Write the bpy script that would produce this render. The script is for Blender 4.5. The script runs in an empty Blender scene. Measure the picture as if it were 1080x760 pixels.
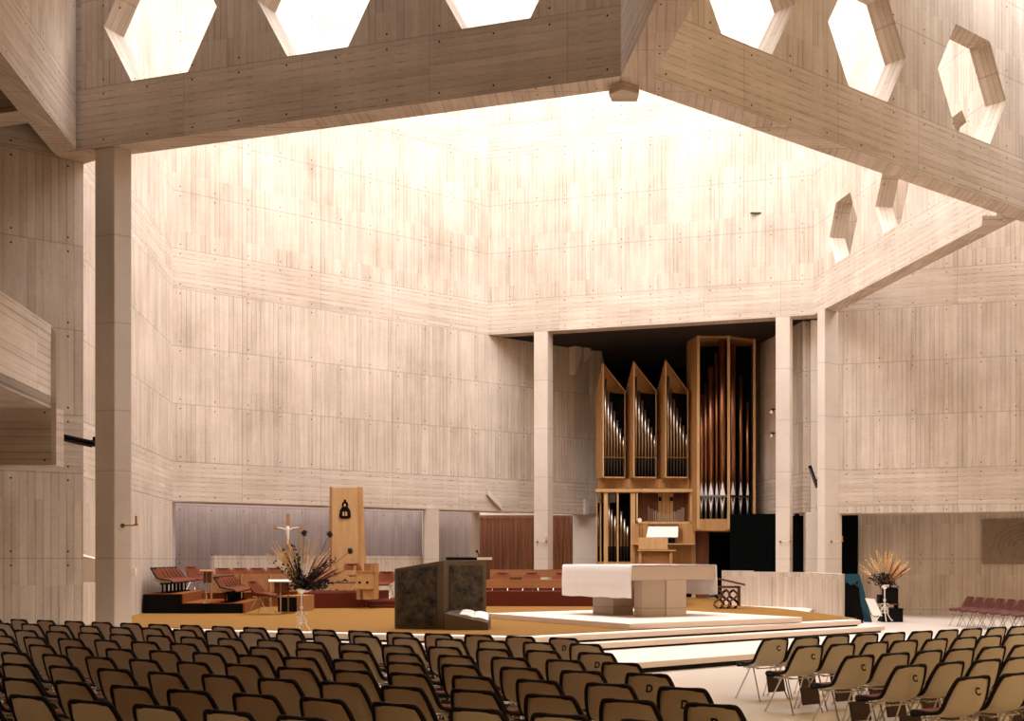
import bpy, bmesh, math, random
from mathutils import Vector, Matrix
from mathutils.geometry import tessellate_polygon
random.seed(7)
C = bpy.context.scene.collection
PI = math.pi
FPX, CX, CY, H = 1277.0, 682.0, 590.0, 1.75      # focal length (px), principal point, eye height
ZS = 0.44                                         # sanctuary floor height
RIM = 7.51                                        # lantern rim above the eye
# ---------------------------------------------------------------- survey helpers (photo pixel -> metres)
def atz(px, py, z):                                # point at known height
    Y = (H - z) * FPX / (py - CY)
    return Vector(((px - CX) / FPX * Y, Y))
def atY(px, py, Y):
    return Vector(((px - CX) / FPX * Y, Y, H + (CY - py) * Y / FPX))
def rimpt(px, rel):
    Y = RIM * FPX / rel
    return Vector(((px - CX) / FPX * Y, Y))
def online(px, A, d):                              # where the sight line of column px meets line A + t d
    k = (px - CX) / FPX
    t = (k * A.y - A.x) / (d.x - k * d.y)
    return A + d * t
def hd(deg):                                       # heading: 0 = away from camera, + = to the right
    a = math.radians(deg)
    return Vector((math.sin(a), math.cos(a)))
D1, D2, D3 = hd(-71.8), hd(48.2), hd(-11.8)
def v3(p, z): return Vector((p.x, p.y, z))
# ---------------------------------------------------------------- materials
def sc(c):                                         # sRGB 0-255 -> linear
    return tuple((x/255/12.92 if x/255 <= .04045 else ((x/255+.055)/1.055)**2.4) for x in c) + (1.0,)
class NT:
    def __init__(s, name):
        s.m = bpy.data.materials.new(name); s.m.use_nodes = True
        s.t = s.m.node_tree; s.b = s.t.nodes['Principled BSDF']
    def n(s, typ, **kw):
        x = s.t.nodes.new(typ)
        for k, v in kw.items(): setattr(x, k, v)
        return x
    def set(s, inp, v):
        if hasattr(v, 'is_output'): s.t.links.new(v, inp)
        else: inp.default_value = v
    def math(s, op, a, b=0.0, c=0.0):
        x = s.n('ShaderNodeMath', operation=op)
        s.set(x.inputs[0], a); s.set(x.inputs[1], b); s.set(x.inputs[2], c)
        return x.outputs[0]
    def comb(s, x, y, z=0.0):
        q = s.n('ShaderNodeCombineXYZ')
        for i, v in enumerate((x, y, z)): s.set(q.inputs[i], v)
        return q.outputs[0]
    def white(s, vec):
        q = s.n('ShaderNodeTexWhiteNoise', noise_dimensions='3D'); s.set(q.inputs['Vector'], vec); return q.outputs['Value']
    def noise(s, vec, scale, detail=4.0, rough=.55):
        q = s.n('ShaderNodeTexNoise'); s.set(q.inputs['Vector'], vec)
        q.inputs['Scale'].default_value = scale; q.inputs['Detail'].default_value = detail; q.inputs['Roughness'].default_value = rough
        return q.outputs['Fac']
    def mix(s, fac, a, b):
        q = s.n('ShaderNodeMix', data_type='RGBA'); s.set(q.inputs[0], fac); s.set(q.inputs[6], a); s.set(q.inputs[7], b)
        return q.outputs[2]
    def bump(s, h, strength=.3, dist=.01):
        q = s.n('ShaderNodeBump'); q.inputs['Strength'].default_value = strength; q.inputs['Distance'].default_value = dist
        s.set(q.inputs['Height'], h); s.t.links.new(q.outputs[0], s.b.inputs['Normal'])
def plain(name, col, rough=.6, metal=0, var=.12, scale=6.0, spec=.4):
    k = NT(name); c = sc(col)
    tc = k.n('ShaderNodeTexCoord').outputs['Object']
    f = k.noise(tc, scale)
    d = tuple(x * (1 - var) for x in c[:3]) + (1,); e = tuple(min(1, x * (1 + var)) for x in c[:3]) + (1,)
    k.set(k.b.inputs['Base Color'], k.mix(f, d, e))
    k.b.inputs['Roughness'].default_value = rough; k.b.inputs['Metallic'].default_value = metal
    k.b.inputs['Specular IOR Level'].default_value = spec
    return k.m
def wood(name, c1, c2, scale=9, rough=.45, axis='z', spec=.4):
    k = NT(name); tc = k.n('ShaderNodeTexCoord').outputs['Object']
    mp = k.n('ShaderNodeMapping'); k.set(mp.inputs['Vector'], tc)
    mp.inputs['Scale'].default_value = {'z': (1, 1, .08), 'x': (.08, 1, 1)}[axis]
    f = k.noise(mp.outputs[0], scale, 5, .65); g = k.math('MULTIPLY_ADD', f, 2.2, -.6)
    g2 = k.n('ShaderNodeClamp'); k.set(g2.inputs[0], g)
    k.set(k.b.inputs['Base Color'], k.mix(g2.outputs[0], sc(c1), sc(c2)))
    k.b.inputs['Roughness'].default_value = rough; k.b.inputs['Specular IOR Level'].default_value = spec
    return k.m
def concrete(name, mode='lifts', light=(211, 197, 180), dark=(149, 131, 111), bw=.135, groove=.45, stain=.7):
    """board-marked concrete, metres in UV: u along the wall, v = height"""
    k = NT(name)
    uv = k.n('ShaderNodeTexCoord').outputs['UV']
    sp = k.n('ShaderNodeSeparateXYZ'); k.set(sp.inputs[0], uv); u, v = sp.outputs[0], sp.outputs[1]
    M = k.math
    p = M('FLOORED_MODULO', M('SUBTRACT', v, 3.37), 5.89)
    if mode == 'lifts': isH = M('LESS_THAN', p, 1.1)
    elif mode == 'horizontal': isH = M('LESS_THAN', p, 99.0)
    else: isH = M('LESS_THAN', p, -1.0)
    lift = M('FLOOR', M('DIVIDE', M('SUBTRACT', v, 4.47), 1.597))
    q = M('FLOORED_MODULO', M('SUBTRACT', p, 1.1), 1.597)         # height above the last lift joint
    def boards(a, seed_other):
        s = M('DIVIDE', a, bw); r = k.white(k.comb(M('FLOOR', s), seed_other, 3.0))
        fr = M('FRACT', s); edge = M('MINIMUM', fr, M('SUBTRACT', 1.0, fr))
        g = M('LESS_THAN', edge, .10)
        return r, g
    pan = M('FLOOR', M('DIVIDE', u, 2.45))
    rv, gv = boards(u, lift); rh, gh = boards(v, pan)
    def sel(a, b): return M('ADD', M('MULTIPLY', b, isH), M('MULTIPLY', a, M('SUBTRACT', 1.0, isH)))
    r = sel(rv, rh); g = sel(gv, gh)
    long_v = k.noise(k.comb(M('MULTIPLY', u, 9.0), M('MULTIPLY', v, .7), 0.0), 1.0, 4, .6)
    long_h = k.noise(k.comb(M('MULTIPLY', u, .6), M('MULTIPLY', v, 11.0), 0.0), 1.0, 4, .6)
    streak = sel(long_v, long_h)
    blot = k.noise(k.comb(u, v, 0.0), .55, 5, .6)
    fine = k.noise(k.comb(u, v, 0.0), 14.0, 3, .6)
    if mode == 'plain': r = .5; g = 0.0; streak = blot
    gvar = k.white(k.comb(M('FLOOR', M('DIVIDE', u, bw)), M('FLOOR', M('DIVIDE', v, bw)), 0.0)) if mode != 'plain' else 0.0
    f = M('ADD', M('MULTIPLY', r, .16), M('MULTIPLY', streak, .50))
    f = M('ADD', f, M('MULTIPLY', blot, stain)); f = M('ADD', f, M('MULTIPLY', fine, .25))
    f = M('MULTIPLY_ADD', f, 1.5, -.92)
    # joints between lifts
    jq = M('MINIMUM', q, M('SUBTRACT', 1.597, q))
    j2 = M('MINIMUM', M('ABSOLUTE', p), M('ABSOLUTE', M('SUBTRACT', p, 1.1)))
    j = M('LESS_THAN', M('MINIMUM', sel(jq, 9.0), j2), .014)
    pu = M('FLOORED_MODULO', u, 2.45); pj = M('LESS_THAN', pu, .016)
    # tie holes beside the joints
    hu = M('SUBTRACT', M('FLOORED_MODULO', M('ADD', u, .3), .98), .49)
    hv = M('SUBTRACT', sel(M('MINIMUM', jq, 5.0), j2), .13)
    hole = M('LESS_THAN', M('SQRT', M('ADD', M('MULTIPLY', hu, hu), M('MULTIPLY', hv, hv))), .018)
    cl = k.n('ShaderNodeClamp'); k.set(cl.inputs[0], f)
    col = k.mix(cl.outputs[0], sc(light), sc(dark))
    gr = tuple(x * .55 for x in sc(dark)[:3]) + (1,)
    if mode != 'plain':
        ga = M('MULTIPLY', g, M('MULTIPLY', M('MULTIPLY', streak, groove * 1.6), rv if mode == 'lifts' else rh))
        col = k.mix(ga, col, gr)
        col = k.mix(M('MULTIPLY', pj, .35), col, gr)
    col = k.mix(M('MULTIPLY', j, .32), col, gr)
    if mode != 'plain': col = k.mix(hole, col, sc((60, 45, 38)))
    k.set(k.b.inputs['Base Color'], col)
    k.b.inputs['Roughness'].default_value = .85; k.b.inputs['Specular IOR Level'].default_value = .2
    h = M('SUBTRACT', M('ADD', M('MULTIPLY', r, .5), M('MULTIPLY', fine, .3)), M('ADD', M('MULTIPLY', g, .6), M('ADD', M('MULTIPLY', j, 1.5), M('MULTIPLY', hole, 3.0))))
    k.bump(h, .35, .01)
    return k.m
def metal(name, col, rough=.25): return plain(name, col, rough, 1.0, .05)
# ---------------------------------------------------------------- mesh helpers
def poly3(bm, pts):
    try: return bm.faces.new([bm.verts.new(p) for p in pts])
    except ValueError: return None
def prism(bm, poly, z0, z1):
    """poly = plan points; z0/z1 number or list per corner"""
    n = len(poly)
    a = z0 if isinstance(z0, (list, tuple)) else [z0] * n
    b = z1 if isinstance(z1, (list, tuple)) else [z1] * n
    lo = [bm.verts.new((p[0], p[1], a[i])) for i, p in enumerate(poly)]
    hi = [bm.verts.new((p[0], p[1], b[i])) for i, p in enumerate(poly)]
    bm.faces.new(lo[::-1]); bm.faces.new(hi)
    for i in range(n):
        j = (i + 1) % n; bm.faces.new((lo[i], lo[j], hi[j], hi[i]))
def box(bm, c, s, rz=0.0, rx=0.0, ry=0.0):
    m = Matrix.Translation(c) @ Matrix.Rotation(rz, 4, 'Z') @ Matrix.Rotation(ry, 4, 'Y') @ Matrix.Rotation(rx, 4, 'X') @ Matrix.Diagonal((s[0], s[1], s[2], 1))
    bmesh.ops.create_cube(bm, size=1.0, matrix=m)
def tube(bm, pts, r, seg=8, cap=True):
    pts = [Vector(p) for p in pts]; n = len(pts)
    rr = r if isinstance(r, (list, tuple)) else [r] * n
    rings = []
    ref = Vector((0, 0, 1))
    for i, p in enumerate(pts):
        d = (pts[min(i + 1, n - 1)] - pts[max(i - 1, 0)]).normalized()
        if abs(d.dot(ref)) > .95: rf = Vector((1, 0, 0))
        else: rf = ref
        a = d.cross(rf).normalized(); b = d.cross(a).normalized()
        rings.append([bm.verts.new(p + (a * math.cos(2*PI*k/seg) + b * math.sin(2*PI*k/seg)) * rr[i]) for k in range(seg)])
    for i in range(n - 1):
        for k in range(seg):
            l = (k + 1) % seg
            bm.faces.new((rings[i][k], rings[i][l], rings[i+1][l], rings[i+1][k]))
    if cap: bm.faces.new(rings[0][::-1]); bm.faces.new(rings[-1])
def lathe(bm, prof, c=(0, 0, 0), seg=16):
    rings = [[bm.verts.new((c[0] + r * math.cos(2*PI*k/seg), c[1] + r * math.sin(2*PI*k/seg), c[2] + z)) for k in range(seg)] for r, z in prof]
    for i in range(len(prof) - 1):
        for k in range(seg):
            l = (k + 1) % seg; bm.faces.new((rings[i][k], rings[i][l], rings[i+1][l], rings[i+1][k]))
    bm.faces.new(rings[0][::-1]); bm.faces.new(rings[-1])
def auto_uv(bm):
    uvl = bm.loops.layers.uv.verify(); bm.normal_update()
    for f in bm.faces:
        n = f.normal
        if abs(n.z) > .7:
            for l in f.loops: l[uvl].uv = (l.vert.co.x, l.vert.co.y)
        else:
            t = Vector((-n.y, n.x, 0)).normalized()
            for l in f.loops: l[uvl].uv = (l.vert.co.dot(t), l.vert.co.z)
def obj(name, bm, mat, parent=None, smooth=False, bevel=0, uv_off=None):
    bmesh.ops.remove_doubles(bm, verts=bm.verts, dist=1e-5) if smooth else None
    bmesh.ops.recalc_face_normals(bm, faces=bm.faces)
    if uv_off:
        off = Vector(uv_off)
        for v in bm.verts: v.co += off
        auto_uv(bm)
        for v in bm.verts: v.co -= off
    else: auto_uv(bm)
    me = bpy.data.meshes.new(name); bm.to_mesh(me); bm.free()
    for m in (mat if isinstance(mat, (list, tuple)) else [mat]): me.materials.append(m)
    if smooth:
        for p in me.polygons: p.use_smooth = True
    o = bpy.data.objects.new(name, me); C.objects.link(o)
    if parent: o.parent = parent
    if bevel:
        b = o.modifiers.new('bevel', 'BEVEL'); b.width = bevel; b.segments = 2; b.limit_method = 'ANGLE'
    return o
def tag(o, label=None, cat=None, group=None, kind=None):
    if label: o['label'] = label
    if cat: o['category'] = cat
    if group: o['group'] = group
    if kind: o['kind'] = kind
    return o
def struct(name, bm, mat, label=None, **kw):
    o = obj(name, bm, mat, **kw); o['kind'] = 'structure'
    if label: o['label'] = label
    return o
def thing(name, label, cat, loc=(0, 0, 0), heading=0.0, group=None):
    o = bpy.data.objects.new(name, None); C.objects.link(o); o.empty_display_size = .2
    o.location = loc; o.rotation_euler = (0, 0, -math.radians(heading))
    return tag(o, label, cat, group)
def dup(root, loc, heading, label, group=None):
    r = root.copy(); C.objects.link(r); r.location = loc; r.rotation_euler = (0, 0, -math.radians(heading))
    r['label'] = label
    if group: r['group'] = group
    for ch in list(root.children):
        c = ch.copy(); C.objects.link(c); c.parent = r
        for g in ch.children:
            d = g.copy(); C.objects.link(d); d.parent = c
    return r
def B(): return bmesh.new()
ORD = 'first second third fourth fifth sixth seventh eighth ninth tenth eleventh twelfth thirteenth fourteenth fifteenth sixteenth seventeenth eighteenth nineteenth twentieth'.split()
# ---------------------------------------------------------------- materials used
M_WALL = concrete('board_marked_concrete', 'lifts', groove=.5)
M_BEAM = concrete('board_marked_beam_concrete', 'horizontal', groove=.6)
M_COL = concrete('smooth_column_concrete', 'plain', light=(210, 197, 182), dark=(176, 160, 143), stain=.5)
M_STEP = plain('pale_terrazzo', (226, 210, 196), .55, 0, .05, 30)
M_FLOOR = plain('pale_nave_floor', (214, 200, 184), .3, 0, .06, 3)
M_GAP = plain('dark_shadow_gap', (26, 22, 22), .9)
M_CARPET = plain('mustard_carpet', (134, 96, 46), .95, 0, .10, 14, .1)
M_RUST = plain('rust_carpet', (132, 76, 36), .95, 0, .12, 14, .1)
M_MAROON = plain('maroon_riser_cloth', (92, 40, 26), .9, 0, .1, 8, .1)
M_BLACK = plain('black_paint', (12, 10, 11), .8, spec=.12)
M_VOID = plain('painted_void_shade', (6, 8, 8), .95, 0, .3, 2, .04)  # shade of the deep niche and recess put into the colour
M_OAK = wood('light_oak', (190, 146, 96), (162, 116, 68), 9)
M_OAKP = wood('pale_oak', (206, 168, 118), (184, 142, 92), 9)
M_OAKX = wood('oak_planks', (174, 124, 80), (144, 96, 56), 9, axis='x')
M_BROWNW = wood('red_brown_timber', (120, 68, 36), (82, 44, 22), 10, .5)
M_STONE = concrete('altar_stone', 'plain', light=(190, 172, 154), dark=(160, 140, 122), stain=.3)
M_CLOTH = plain('white_linen', (238, 236, 234), .85, 0, .03, 20, .2)
M_BRONZE = plain('dark_bronze_panel', (58, 44, 36), .5, .5, .55, 9)
M_BRONZF = plain('brown_bronze_frame', (104, 92, 76), .5, .35, .2, 8)
M_PIPE = metal('tin_organ_pipe', (196, 178, 160), .28)
M_PIPED = metal('dull_tin_pipe', (92, 84, 80), .35)
M_COPPER = metal('copper_bass_pipe', (168, 120, 88), .34)
M_MOUTH = plain('bright_pipe_mouth', (236, 232, 228), .35, 0, .02)
M_CHROME = metal('chrome_rod', (205, 200, 195), .18)
M_BRASS = metal('brass', (150, 118, 70), .35)
M_BEIGE = plain('beige_shell', (208, 196, 172), .55, 0, .05, 5)
M_PAD = plain('dark_brown_piping', (26, 15, 15), .7, 0, .1, 20, .2)
M_PADR = plain('russet_upholstery', (112, 56, 36), .8, 0, .12, 20, .2)
M_KNEEL = plain('dark_brown_board', (58, 38, 28), .6)
M_REDSH = plain('red_shell', (82, 34, 22), .5, 0, .08, 6)
M_WHITE = plain('white_paint', (235, 228, 218), .5, 0, .03)
M_PAPER = plain('white_paper', (240, 234, 224), .8, 0, .03)
M_BLUE = plain('teal_cloth', (36, 74, 92), .85, 0, .2, 5, .2)
# ================================================================ the shell of the church
TOP = 23.0; NAVE = 15.5
RZ = H + RIM                                       # rim height
Pc = rimpt(515, 237); PL = rimpt(182, 287); PR = rimpt(858, 258); NR = rimpt(1051, 360)
NL = rimpt(86, 432); FL = rimpt(655, 510); FR = rimpt(689, 508)
def slab(A, Bp, thick, z0, z1, side=1):            # plan strip from A to Bp, thickness to the left(+)/right(-) of travel
    d = (Bp - A).normalized(); n = Vector((-d.y, d.x)) * thick * side
    return [A, Bp, Bp + n, A + n]
def wall_holes(bm, A, Bp, thick, z0, z1, holes, side=1):
    """upright slab with polygonal openings; holes = lists of (u, z)"""
    d = (Bp - A).normalized(); L = (Bp - A).length; n = Vector((-d.y, d.x)) * thick * side
    outer = [(0, z0), (L, z0), (L, z1), (0, z1)]
    loops = [[Vector((u, z, 0)) for u, z in lp] for lp in [outer] + holes]
    flat = [p for lp in loops for p in lp]
    tris = tessellate_polygon(loops)
    def P(q, off):
        xy = A + d * q.x + (n if off else Vector((0, 0))); return (xy.x, xy.y, q.y)
    fr = [bm.verts.new(P(q, 0)) for q in flat]; bk = [bm.verts.new(P(q, 1)) for q in flat]
    for t in tris:
        bm.faces.new([fr[i] for i in t]); bm.faces.new([bk[i] for i in reversed(t)])
    s = 0
    for lp in loops:
        m = len(lp)
        for i in range(m):
            j = (i + 1) % m; bm.faces.new((fr[s+i], fr[s+j], bk[s+j], bk[s+i]))
        s += m
def hexhole(uc, zb, a):                            # flat-bottomed hexagon, side a
    h = a * math.sqrt(3)
    return [(uc - a/2, zb), (uc + a/2, zb), (uc + a, zb + h/2), (uc + a/2, zb + h), (uc - a/2, zb + h), (uc - a, zb + h/2)]
def uof(px, A, d): return (online(px, A, d) - A).dot(d)
ZB = RZ + 1.12
# floor
bm = B(); prism(bm, [(-24, -14), (26, -14), (26, 60), (-24, 60)], -.25, 0)
struct('floor', bm, M_FLOOR, 'pale polished nave floor')
# back walls of the lantern
dL = (Pc - PL).normalized(); dR = (PR - Pc).normalized()
ZL = 3.37
WLend = online(621, PL, dL)
bm = B(); prism(bm, slab(PL, Pc, .55, 0, 0), ZL, TOP); prism(bm, slab(Pc + dL * .0, WLend, .55, 0, 0), ZL, RZ - .02)
wl = struct('wall_back_left', bm, M_WALL, 'tall board-marked concrete wall left of the organ')
bm = B(); prism(bm, slab(Pc - dR * .3, PR + dR * .2, .55, 0, 0), RZ, TOP)
struct('wall_back_right', bm, M_WALL, 'board-marked concrete wall above the organ niche')
# side wall, left of the lantern (runs towards the camera)
LLn = online(79, PL, -D3)
bm = B(); prism(bm, slab(LLn, PL, .5, 0, 0), 0, TOP)
struct('wall_lantern_left', bm, M_WALL, 'sunlit concrete side wall behind the tall near column')
# lantern right wall with openings
dRR = (PR - NR).normalized()
uA = uof(889, NR, dRR); aR = 1.02
holes = []
for k in range(3):
    uu = uA - k * 3.25
    if uu > 1.4: holes.append(hexhole(uu, ZB + .05, aR))
bm = B(); wall_holes(bm, NR, PR, .5, RZ, TOP, holes, side=-1)
struct('wall_lantern_right', bm, M_WALL, 'concrete wall with hexagonal openings right of the lantern')
# lantern front walls
dFL = (FL - NL).normalized()
hl = []
for a, b in ((138.5, 198), (303, 367), (487, 559)):
    ua, ub = uof(a, NL, dFL), uof(b, NL, dFL); hl.append(hexhole((ua + ub) / 2, ZB, (ub - ua)))
    print('hexL', ua, ub)
bm = B(); wall_holes(bm, NL, FL, .5, RZ, TOP, hl, side=1)
struct('wall_lantern_front_left', bm, M_WALL, 'concrete beam wall with hexagonal openings, upper left')
FRe = FR + D2 * 16.0
hr = []
for a, b in ((761, 814), (895, 936), (1008, 1044)):
    ua, ub = uof(a, FR, D2), uof(b, FR, D2); hr.append(hexhole((ua + ub) / 2, ZB, (ub - ua)))
    print('hexR', ua, ub)
bm = B(); wall_holes(bm, FR, FRe, .5, RZ, TOP, hr, side=1)
struct('wall_lantern_front_right', bm, M_WALL, 'concrete beam wall with hexagonal openings, upper right')
# cross walls that run from the lantern corners over the camera
nFL = Vector((-dFL.y, dFL.x)); nFR = Vector((-D2.y, D2.x))
bm = B(); prism(bm, [FL, FR, FR - D3 * 24, FL - D3 * 24], RZ, NAVE)
prism(bm, [FL, FR, FR + nFR * .5, FL + nFL * .5 + Vector((.1, .3)), FL + nFL * .5], RZ, TOP)
struct('wall_nave_divider_middle', bm, M_WALL, 'concrete cross wall meeting the lantern front corner')
ELl = online(50, NL + Vector((-.0, .08)), -D2); 
pA = NL + Vector((-.10, 0)); pB = pA + (-D1) * -.52
bm = B(); prism(bm, [pA, pB, pB - D3 * 30, pA - D3 * 30], RZ, NAVE)
struct('wall_nave_divider_left', bm, M_WALL, 'concrete cross wall above the near left column')
# corner piece over the tall column
bm = B(); prism(bm, [pB, NL, NL + nFL * .5, NL + nFL * .5 + Vector((-.75, .5)), pB + Vector((0, .5))], RZ, TOP)
struct('wall_corner_left', bm, M_BEAM)
# hanging stubs under the lantern corners
fc = Vector(((658 - CX) / FPX * 19.1, 19.1))
bm = B(); prism(bm, [fc + Vector((-.24, .12)), fc + Vector((-.02, -.1)), fc + Vector((.24, .1)), fc + Vector((.2, .42)), fc + Vector((-.2, .42))], RZ - .13, RZ + .01)
struct('trim_1', bm, M_BEAM, 'small concrete stub under the lantern corner')
bm = B(); prism(bm, [NR + Vector((-.35, -.15)), NR + Vector((.1, -.15)), NR + Vector((.1, .1)), NR + Vector((-.3, .1))], RZ - .12, RZ + .01)
struct('trim_2', bm, M_BEAM)
# cross beam at upper left
bA = online(24, pB, -D3)
bm = B(); prism(bm, slab(bA, bA + D1 * 6, .5, 0, 0, -1), RZ + .1, NAVE)
struct('beam_cross_left', bm, M_BEAM)
# near-left nave wall
WN = online(88, Vector((-10.65, 22.9)), D1); WN = Vector(((88 - CX) / FPX * 22.9, 22.9))
bm = B(); prism(bm, slab(WN, WN - D2 * 9, .45, 0, 0, -1), 0, NAVE)
struct('wall_nave_left', bm, M_WALL, 'shaded concrete nave wall left of the tall column')
# low block between wall end and column
lb0 = Vector(((91 - CX) / FPX * 23.3, 23.3))
bm = B(); prism(bm, [lb0 + Vector((-.3, 0)), lb0 + Vector((.35, 0)), lb0 + Vector((.3, .35)), lb0 + Vector((-.3, .35))], 1.32, [1.88, 1.72, 1.72, 1.88])
struct('trim_3', bm, M_COL)
# hall wall on the right, raised over a low recess
PH = Vector(((881 - CX) / FPX * 36.75, 36.75))
ZH = H + 49 * 36.6 / FPX
bm = B(); prism(bm, slab(PH, PH - D1 * 16, .45, 0, 0, 1), ZH, NAVE)
struct('wall_hall_right', bm, M_WALL, 'board-marked concrete wall over the low recess on the right')
nR = Vector((D1.y, -D1.x)) * -1.0
if nR.y < 0: nR = -nR
bkA = PH + nR * 2.3 + D1 * 1.5
bm = B(); prism(bm, slab(bkA, bkA - D1 * 18, .4, 0, 0, 1), 0, ZH + .6)
struct('wall_recess_right', bm, M_WALL, 'brown concrete wall at the back of the right recess')
bm = B(); prism(bm, [PH + D1 * .4 + nR*.3, PH - D1 * 16+ nR*.3, PH - D1 * 16 + nR * 2.4, PH + D1 * 1.5 + nR * 2.4], ZH + .02, ZH + .35)
struct('ceiling_recess_right', bm, M_BEAM)
# near-black sheet painting the shade at the recess end behind column
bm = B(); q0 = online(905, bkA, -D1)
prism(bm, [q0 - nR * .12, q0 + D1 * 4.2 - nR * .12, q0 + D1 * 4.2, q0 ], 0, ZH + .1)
struct('wall_recess_painted_shade', bm, M_VOID)
# niche side wall (right) = lantern right wall carried on below the rim
NSend = PR + dRR * 6.5
bm = B(); prism(bm, slab(PR + dRR * .9, NSend, .35, 0, 0, -1), H + 46 * 41.5 / FPX, RZ - .01)
struct('wall_niche_right', bm, M_WALL, 'concrete side wall right of the organ')
# curved concave piece between the two right columns
bm = B()
a0 = online(838, PR, dRR) + Vector((.12, .9)); 
pts = []
for i in range(7):
    t = i / 6; px = 834 + 18 * t; dep = 39.2 - .9 * t + .55 * math.sin(PI * t)
    pts.append(Vector(((px - CX) / FPX * dep, dep)))
poly = pts + [p + Vector((0.05, .3)) for p in reversed(pts)]
prism(bm, poly, H + 48 * 38 / FPX, RZ - .01)
struct('wall_niche_curve', bm, M_COL)
# niche back and ceiling, the depth's shade painted into their colours
NB = 47.5
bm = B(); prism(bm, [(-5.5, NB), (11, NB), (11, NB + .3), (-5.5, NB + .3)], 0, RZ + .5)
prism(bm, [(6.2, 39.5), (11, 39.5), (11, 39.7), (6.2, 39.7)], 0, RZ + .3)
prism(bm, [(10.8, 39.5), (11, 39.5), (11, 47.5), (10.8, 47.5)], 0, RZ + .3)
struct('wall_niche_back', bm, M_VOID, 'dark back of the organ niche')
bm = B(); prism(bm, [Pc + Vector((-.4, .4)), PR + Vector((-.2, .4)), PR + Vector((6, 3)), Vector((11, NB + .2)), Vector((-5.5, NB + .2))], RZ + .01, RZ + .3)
struct('ceiling_niche', bm, plain('painted_niche_shade', (40, 30, 25), .9))  # dark colour stands for shade, holding down bounce on the niche ceiling
kk = online(600, WLend, dL)
bm = B(); e1 = WLend + D3 * -.0
prism(bm, [WLend, WLend + Vector((.45, .25)), WLend + Vector((.45, 4.5)), WLend + Vector((-.3, 4.5))], ZL + .05, RZ)
struct('wall_niche_left', bm, M_WALL, 'concrete wall just left of the organ')
# pointed brackets high in the niche corner
for i, px in enumerate((600.5, 610)):
    w = online(px, PL, dL); bm = B()
    n_ = Vector((dL.y, -dL.x)); q = w + n_ * -.02
    prism(bm, [q - dL * .0, q + dL * .30, q + dL * .30 + n_ * .35, q + n_ * .35], [RZ - (1.0 if i == 0 else .55), RZ - .25, RZ - .25, RZ - (1.0 if i == 0 else .55)], RZ)
    struct('trim_%d' % (4 + i), bm, M_COL)
# ambulatory behind the left wall
nL = Vector((-dL.y, dL.x))
amA = PL + nL * 2.6 - dL * .2; amB = online(506, PL + nL * 2.6, dL)
M_COOL = concrete('daylight_tinted_concrete', 'lifts', light=(180, 171, 172), dark=(144, 133, 132))  # concrete copy with the ambulatory's cool daylight put into its colour
bm = B(); prism(bm, slab(amA - dL * 1.2, amB, .3, 0, 0), 0, 5.2)
struct('wall_ambulatory', bm, M_COOL, 'grey violet concrete wall seen through the low opening')
bm = B(); prism(bm, [PL - dL * 1 + nL * .5, online(560, PL, dL) + nL * .5, online(560, PL, dL) + nL * 1.55, PL - dL * 1 + nL * 1.55], ZL + .02, ZL + .3)
struct('ceiling_ambulatory', bm, M_BEAM)
c0 = PL + dL * .3
bm = B(); prism(bm, [c0 + nL * .6, c0 + nL * .6 - dL * .3, c0 + nL * 2.7 - dL * .3, c0 + nL * 2.7], 0, 5.2)
struct('wall_ambulatory_end', bm, M_COOL)
pa = online(226, PL + nL * .7, dL); pb = online(446, PL + nL * .7, dL)
bm = B(); prism(bm, slab(pa, pb, .28, 0, 0), ZS, 1.87)
struct('wall_ambulatory_parapet', bm, M_WALL, 'pale low concrete parapet behind the choir chairs')
# pillar under the left wall
pc0 = online(449, PL, dL) + nL * .1
bm = B(); prism(bm, [pc0, online(463, pc0, -D1), online(463, pc0, -D1) + nL * .5, online(443, pc0, D3) + nL * .1, online(443, pc0, D3)], ZS, ZL + .02)
struct('pillar_short', bm, M_COL, 'short pale pillar under the left wall beside the bronze lectern')
bm = B(); q = online(496, PL + nL * 1.6, dL)
prism(bm, [q, q + Vector((.28, 0)), q + Vector((.28, .3)), q + Vector((0, .3))], ZS, ZL)
struct('trim_6', bm, M_COL)
# timber panelling at the back
YW = 44.2
def atYx(px, Y): return (px - CX) / FPX * Y
bm = B()
n = 26; x0, x1 = atYx(502, YW), atYx(606, YW)
for i in range(n):
    a = x0 + (x1 - x0) * i / n; b = x0 + (x1 - x0) * (i + 1) / n - .014
    prism(bm, [(a, YW + (i % 2) * .02), (b, YW + (i % 2) * .02), (b, YW + .1), (a, YW + .1)], ZS, ZL - .06)
prism(bm, [(x0, YW - .03), (x1, YW - .03), (x1, YW + .1), (x0, YW + .1)], ZL - .12, ZL)
struct('wall_timber_panelling', bm, M_BROWNW, 'red-brown vertical timber boarding below the wall by the organ')
bm = B(); prism(bm, [(atYx(604, 43.6), 43.6), (atYx(629, 43.6), 43.6), (atYx(629, 43.6), 44.6), (atYx(604, 43.6), 44.6)], ZS, ZL + .1)
struct('pillar_organ', bm, M_COL, 'pale concrete pier immediately left of the organ')
bm = B(); prism(bm, [(x0 - 2.2, 44.6), (x1 + 1.5, 44.6), (x1 + 1.5, 44.9), (x0 - 2.2, 44.9)], 0, ZL + 2)
struct('wall_behind_panelling', bm, M_WALL)
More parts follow.
